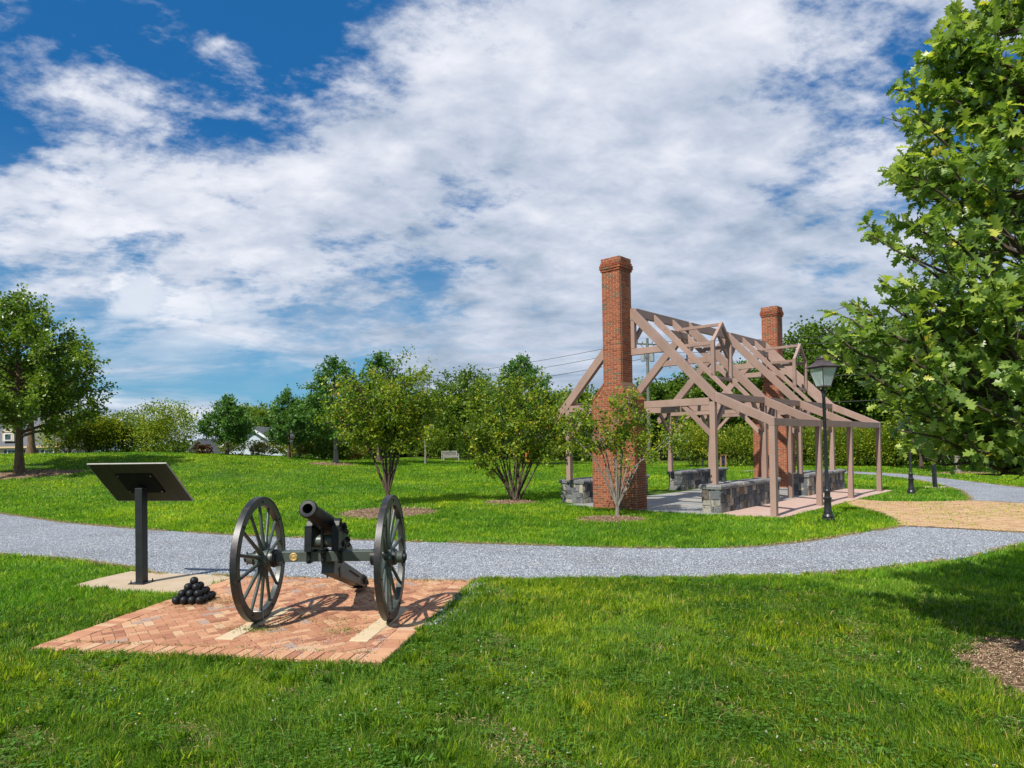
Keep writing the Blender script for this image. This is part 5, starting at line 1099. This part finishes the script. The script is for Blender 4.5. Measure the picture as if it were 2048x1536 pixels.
# ---------------------------------------------------------------- mulch beds
def mulch(cx_, cy_, rx, ry, label, seed, nchip=900, chip=.05):
    rnd = np.random.default_rng(seed); root = empty('mulch_bed', (cx_, cy_, 0), 0, label, 'mulch', 'mulch rings under the trees'); n = 40; V = [(0, 0, Tz(cx_, cy_)+.05)]; F = []
    rings = 5
    for q in range(1, rings+1):
        for k in range(n):
            a = 2*math.pi*k/n; rr = q/rings*(1+.10*math.sin(3*a+seed)+.06*math.sin(7*a+seed*2)+.03*math.sin(13*a)); x, y = rx*rr*math.cos(a), ry*rr*math.sin(a); V.append((x, y, Tz(cx_+x, cy_+y)+.055*(1-(q/rings)**2)+.006-.03*(q == rings)))
    V = np.array(V); T3 = [(0, 1+k, 1+(k+1) % n) for k in range(n)]
    for q in range(rings-1):
        for k in range(n): a, b, c_, d_ = 1+q*n+k, 1+q*n+(k+1) % n, 1+(q+1)*n+(k+1) % n, 1+(q+1)*n+k; T3 += [(a, d_, c_), (a, c_, b)]
    o = fast('mulch_mound', V, T3, 'mulch', root, smooth=True)
    a = rnd.uniform(0, 2*math.pi, nchip); r_ = np.sqrt(rnd.random(nchip))*1.02; P_ = np.stack([rx*r_*np.cos(a), ry*r_*np.sin(a), np.zeros(nchip)], 1); P_[:, 2] = T(cx_+P_[:, 0], cy_+P_[:, 1])+.055*(1-r_**2)+.010
    D_ = rv(rnd, nchip)*np.array([1, 1, .25]); c_ = leaves('mulch_chips', 'mulch_chip', root, P_, D_, chip, rnd, 'tri2', 1.5, rnd.random(nchip), wfac=.22); c_['kind'] = 'stuff'
labs = ['mulch ring under the yellowing tree behind the right cannon wheel', 'small mulch ring under the many-stemmed shrub tree', 'mulch ring under the sparse tree in front of the near chimney', 'brown mulch patch at the right edge, under the big-leaved oak', 'long mulch bed under the big leafy tree at the left edge', 'thin mulch ring under the tall grey-trunked oak', 'mulch strip under the pointed dark oak beyond the shrub tree', 'mulch ring under the pale-trunked tree past the side path']
for i, (cx_, cy_, rx, ry) in enumerate(mulch_rings): mulch(cx_, cy_, rx, ry, labs[i], i+1, [2600, 1400, 2000, 12000, 1500, 500, 500, 600][i], [.05, .05, .04, .027, .09, .1, .1, .08][i])

# ---------------------------------------------------------------- lawn blades
rng = np.random.default_rng(1)
def scatter(n, rmin, rmax, pw, a0=-41, a1=41):
    """density ~ r^-pw over the wedge the place is seen from and a margin round it"""
    u = rng.random(n); e = 2-pw
    r = (rmin**e+u*(rmax**e-rmin**e))**(1/e) if abs(e) > 1e-6 else rmin*(rmax/rmin)**u
    a = R(rng.uniform(a0, a1, n) if False else 0)+np.radians(rng.uniform(a0, a1, n)); return r*np.sin(a), r*np.cos(a), r
def lawn_ok(x, y, marg=0.0):
    ok = np.ones(len(x), bool)
    jx = x+(vnoise(x, y, 9)-.5)*.10; jy = y+(vnoise(y, x, 8, 2)-.5)*.10
    for pl in flat_polys:
        if pl is brick_cross: continue
        xs_ = [p[0] for p in pl]; ys_ = [p[1] for p in pl]; c = (x > min(xs_)-.3) & (x < max(xs_)+.3) & (y > min(ys_)-.3) & (y < max(ys_)+.3); ii = np.where(c)[0]
        if pl in (pad_poly, slab_poly, floor_poly, walk_poly): k_ = inpoly(x[ii], y[ii], pl)
        else: k_ = inpoly(jx[ii], jy[ii], pl)
        ok[ii[k_]] = False
    ii = np.where((x > 8) & (x < 21) & (y > 10) & (y < 23))[0]; k_ = inpoly(jx[ii], jy[ii], brick_cross); ok[ii[k_ & (rng.random(len(ii)) > .018)]] = False
    for (cx_, cy_, rx, ry) in mulch_rings:
        q = ((x-cx_)/rx)**2+((y-cy_)/ry)**2; thr = .80+.35*(vnoise(x, y, 6, 4)-.5); ok &= ~((q < thr) & (rng.random(len(x)) > .015))
    for (u0, u1, v0, v1) in ((.0, 11, -7.1, 0),): pass
    return ok
def blades(name, N, r0, r1, pw, hgt, wpx, label, a=44, mt='grass_blade', wmin=.0028, tsd=.2, dry=.035):
    x, y, r = scatter(N, r0, r1, pw, -a, a); ok = lawn_ok(x, y)
    cl = vnoise(x, y, 1.3, 1)*.6+vnoise(x, y, 4.1, 2)*.4
    bare = (vnoise(x, y, 2.7, 7) < .22) & (r < 10); ok &= ~(bare & (rng.random(len(x)) < .72)); ok &= rng.random(len(x)) < np.clip(.45+cl*.9, 0, 1)
    x, y, r, cl = x[ok], y[ok], r[ok], cl[ok]; n = len(x); z = T(x, y)
    H = hgt*(.55+.9*cl)*rng.uniform(.6, 1.35, n); tall = rng.random(n) < .05; H[tall] *= 1.6
    Wd = np.maximum(wmin, wpx*r)*rng.uniform(.7, 1.3, n); th = rng.uniform(0, 2*math.pi, n)+0*x; lean = np.abs(rng.normal(.45, .40, n)); la = rng.uniform(0, 2*math.pi, n)
    la = la*.75+(vnoise(x, y, .8, 5)*8)*.25*3
    sx_, sy_ = np.cos(th)*Wd/2, np.sin(th)*Wd/2; dx_, dy_ = np.cos(la)*H*lean, np.sin(la)*H*lean
    b0 = np.stack([x-sx_, y-sy_, z-.01], 1); b1 = np.stack([x+sx_, y+sy_, z-.01], 1)
    m0 = np.stack([x-sx_*.8+dx_*.4, y-sy_*.8+dy_*.4, z+H*.55], 1); m1 = np.stack([x+sx_*.8+dx_*.4, y+sy_*.8+dy_*.4, z+H*.55], 1)
    tp = np.stack([x+dx_*1.25, y+dy_*1.25, z+H*(.98-.25*lean)], 1)
    V = np.stack([b0, b1, m0, m1, tp], 1).reshape(-1, 3); k = (np.arange(n)*5)[:, None]
    F = np.stack([k+np.array([0, 1, 3]), k+np.array([0, 3, 2]), k+np.array([2, 3, 4])], 1).reshape(-1, 3)
    ti = np.clip(rng.normal(.45, tsd, n)+(vnoise(x, y, .55, 9)-.5)*.45+(vnoise(x, y, 3.5, 12)-.5)*.25, 0, .92); dr = rng.random(n) < dry; ti[dr] = 1
    o = fast(name, V, F, mt, None, np.repeat(ti, 5)); tag(o, label, 'grass', kind='stuff'); return o
blades('lawn_grass', 480000, 2.8, 10.5, 1.5, .063, .0009, 'lush foreground lawn grass around the brick pad', 54, wmin=.0046, tsd=.27)
blades('lawn_grass', 600000, 9.6, 62, 1.9, .066, .0010, 'mown lawn grass beyond the gravel path and up the slope', 42, 'sunlit_far_grass_blade', .004, .27, .012)
# coarse tufts standing out of the mown lawn
tx, ty, tr0 = scatter(620, 3.6, 12, 1.3); ok = lawn_ok(tx, ty); tx, ty = tx[ok], ty[ok]; nt_ = len(tx); kb = 34
P_ = np.repeat(np.stack([tx, ty, T(tx, ty)], 1), kb, 0)+rng.normal(0, .028, (nt_*kb, 3))*np.array([1, 1, 0]); D_ = rv(rng, nt_*kb)*np.array([1, 1, 0])*rng.uniform(.2, .9, (nt_*kb, 1))+np.array([0, 0, 1.0])
o = leaves('coarse_tufts', 'grass_blade', None, P_, D_, .088, rng, 'tri2', 1, np.clip(np.repeat(rng.uniform(.35, .9, nt_), kb)+rng.normal(0, .08, nt_*kb), 0, .94), jit=.12, wfac=.028); tag(o, 'coarse longer grass tufts scattered in the near lawn', 'grass', kind='stuff')
# straw thatch in thin patches and along the path edges
x, y, r = scatter(60000, 3.4, 10, 1.4); ok = lawn_ok(x, y) & (vnoise(x, y, 2.7, 7) < .235+.05*rng.random(len(x))); x, y = x[ok], y[ok]; n = len(x)
o = leaves('dry_thatch', 'dry_grass', None, np.stack([x, y, rng.uniform(.004, .03, n)], 1), rv(rng, n)*np.array([1, 1, .25]), .045, rng, 'tri2', 1, rng.random(n), wfac=.05); tag(o, 'dry straw thatch in thin patches of the near lawn', 'grass', kind='stuff')
ex_, ey_ = [], []
for pl in (path_main, path_side):
    for i in range(len(pl)):
        a_, b_ = np.array(pl[i]), np.array(pl[(i+1) % len(pl)]); L_ = np.linalg.norm(b_-a_); m_n = int(L_*420); t_ = rng.random(m_n); nn = np.array([-(b_-a_)[1], (b_-a_)[0]])/max(L_, .01); q = a_+(b_-a_)*t_[:, None]+nn*rng.normal(0, .045, m_n)[:, None]; ex_.append(q[:, 0]); ey_.append(q[:, 1])
x, y = np.concatenate(ex_), np.concatenate(ey_); k_ = (np.hypot(x, y) < 45) & (vnoise(x, y, 1.5, 3) > .35); x, y = x[k_], y[k_]; n = len(x)
o = leaves('edge_thatch', 'dry_grass', None, np.stack([x, y, T(x, y)+.014], 1), rv(rng, n)*np.array([1, 1, .2]), .06, rng, 'tri2', 1, rng.random(n), wfac=.08); tag(o, 'dry tan grass fringe along the gravel path edges', 'grass', kind='stuff')
# clover, broad weeds and tiny flowers in the near grass
x, y, r = scatter(30000, 3.4, 10.5, 1.4); ok = lawn_ok(x, y) & (vnoise(x, y, 1.6, 3)*.55+vnoise(x, y, 5, 6)*.45 > .52); x, y = x[ok], y[ok]; n = len(x)
P_ = np.repeat(np.stack([x, y, rng.uniform(.035, .065, n)], 1), 3, 0); aa = np.repeat(rng.uniform(0, 6.28, n), 3)+np.tile([0, 2.09, 4.19], n); D_ = np.stack([np.cos(aa), np.sin(aa), np.full(3*n, .12)], 1)
o = leaves('clover', 'clover', None, P_, D_, .017, rng, 'tri2', 3.0, np.repeat(rng.random(n), 3), jit=.08, wfac=.5); tag(o, 'clover leaves mixed into the near lawn', 'clover', kind='stuff')
x, y, r = scatter(520, 3.4, 12, 1.3); ok = lawn_ok(x, y) & (vnoise(x, y, 1.6, 3) > .45); x, y = x[ok], y[ok]; n = len(x); P_ = np.repeat(np.stack([x, y, rng.uniform(.06, .085, n)], 1), 5, 0)
o = leaves('clover_flowers', 'flower', None, P_, rv(rng, 5*n)+np.array([0, 0, .5]), .010, rng, 'tri2', 1.0, np.repeat(np.where(rng.random(n) < .12, 1.0, .4), 5), wfac=.6); tag(o, 'tiny white clover flowers dotted over the near lawn', 'flowers', kind='stuff')
x, y, r = scatter(1500, 3.6, 9.0, 1.4); ok = lawn_ok(x, y) & (vnoise(x, y, 2.1, 8) > .58); x, y = x[ok], y[ok]; n = len(x); P_ = np.repeat(np.stack([x, y, np.full(n, .02)], 1), 6, 0); aa = np.repeat(rng.uniform(0, 6.28, n), 6)+np.tile(np.arange(6)*1.05, n); D_ = np.stack([np.cos(aa), np.sin(aa), np.full(6*n, .75)], 1)
o = leaves('weeds', 'clover', None, P_, D_, .05, rng, 'tri2', 2.0, np.repeat(rng.uniform(.5, 1, n), 6), jit=.15, wfac=.17); tag(o, 'broad-leaved weeds in the near lawn', 'weeds', kind='stuff')
# dry clippings on the pad and moss in its joints, stray gravel
n = 5200; cu = np.concatenate([rng.normal(.55, .35, 1500), rng.normal(1.95, .2, 500), rng.normal(2.2, .8, 1800), rng.uniform(.3, 3.6, 1400)]); cv = np.concatenate([rng.normal(2.05, .18, 1500), rng.normal(.95, .10, 500), rng.normal(3.1, .33, 1800), rng.uniform(.2, 3.5, 1400)])
k_ = (cu > .03) & (cu < PWX-.03) & (cv > .03) & (cv < PDY+.1); cu, cv = cu[k_], cv[k_]; n = len(cu); P_ = np.stack([PFL[0]+cu*PEX[0]+cv*PEY[0], PFL[1]+cu*PEX[1]+cv*PEY[1], np.full(n, .027)], 1); D_ = rv(rng, n)*np.array([1, 1, .12])
o = leaves('grass_clippings', 'dry_grass', None, P_, D_, .035, rng, 'tri2', 2, rng.random(n), wfac=.05); tag(o, 'dry straw clippings strewn over the brick pad', 'clippings', kind='stuff')
n = 900; cu = np.concatenate([rng.normal(1.95, .12, 250), rng.normal(2.95, .12, 200), rng.normal(2.5, .3, 200), rng.uniform(.0, 3.6, 250)]); cv = np.concatenate([rng.normal(.86, .05, 250), rng.normal(.95, .10, 200), rng.normal(1.35, .1, 200), rng.normal(.25, .02, 250)]); P_ = np.stack([PFL[0]+cu*PEX[0]+cv*PEY[0], PFL[1]+cu*PEX[1]+cv*PEY[1], np.full(n, .024)], 1)
o = leaves('moss_tufts', 'clover', None, P_, rv(rng, n)*np.array([1, 1, .4])+np.array([0, 0, .5]), .022, rng, 'tri2', 1, rng.random(n), wfac=.2); tag(o, 'green moss and weed tufts between the pad bricks', 'moss', kind='stuff')
# moss on the brick crossing
n = 14000; x = rng.uniform(8.5, 19.5, n); y = rng.uniform(10.5, 21.7, n); ok = inpoly(x, y, brick_cross) & (vnoise(x, y, 1.1, 4)*.6+vnoise(x, y, 4.0, 1)*.4 > .46); x, y = x[ok], y[ok]; n = len(x)
o = leaves('crossing_moss', 'grass_blade', None, np.stack([x, y, np.full(n, .024)], 1), rv(rng, n)*np.array([1, 1, .2])+np.array([0, 0, .2]), .05, rng, 'tri2', 1, rng.uniform(.6, 1, n), wfac=.22); tag(o, 'yellow-green moss growing over the brick crossing', 'moss', kind='stuff')
# loose stones along the gravel
def stones(name, x, y, size, label, m='gravel_stone', zz=.008):
    n = len(x); tv = np.array([(1, 0, 0), (-1, 0, 0), (0, 1, 0), (0, -1, 0), (0, 0, .7), (0, 0, -.7)]); tf = np.array([(0, 2, 4), (2, 1, 4), (1, 3, 4), (3, 0, 4), (2, 0, 5), (1, 2, 5), (3, 1, 5), (0, 3, 5)])
    s = size*rng.uniform(.5, 1.4, n); a = rng.uniform(0, 6.28, n); V = tv[None]*s[:, None, None]*rng.uniform(.7, 1.2, (n, 1, 3)); V2 = V.copy(); V2[..., 0] = V[..., 0]*np.cos(a)[:, None]-V[..., 1]*np.sin(a)[:, None]; V2[..., 1] = V[..., 0]*np.sin(a)[:, None]+V[..., 1]*np.cos(a)[:, None]
    V2 += np.stack([x, y, T(x, y)+zz], 1)[:, None]; F = (tf[None]+(np.arange(n)*6)[:, None, None]).reshape(-1, 3); o = fast(name, V2.reshape(-1, 3), F, m, None, np.repeat(rng.random(n), 6)); tag(o, label, 'gravel', kind='stuff')
brickm('gravel_stone', [(0, (.07, .08, .10)), (.4, (.22, .245, .29)), (.75, (.50, .53, .57)), (1, (.78, .79, .80))], mott=.1)
x, y, r = scatter(150000, 9.4, 26, 2.0); ok = inpoly(x, y, path_main); x, y = x[ok], y[ok]; stones('path_gravel', x, y, .009, 'loose grey gravel chips lying on the main path')
n = 2600; cu = PWX+np.abs(rng.normal(.02, .12, n)); cv = rng.uniform(1.3, 3.6, n); P_ = np.stack([PFL[0]+cu*PEX[0]+cv*PEY[0], PFL[1]+cu*PEX[1]+cv*PEY[1]], 1); stones('edge_gravel', P_[:, 0], P_[:, 1], .009, 'grey gravel spilled along the right edge of the brick pad', zz=.012)
n = 420; cu = np.concatenate([rng.normal(2.7, .35, 300), rng.normal(3.5, .04, 120)]); cv = np.concatenate([rng.normal(.42, .22, 300), rng.uniform(.05, .8, 120)]); P_ = np.stack([PFL[0]+cu*PEX[0]+cv*PEY[0], PFL[1]+cu*PEX[1]+cv*PEY[1]], 1); k_ = (cv > 0) & (cu < PWX); stones('stray_gravel', P_[k_, 0], P_[k_, 1], .006, 'stray grey pebbles scattered on the front of the brick pad', zz=.026)
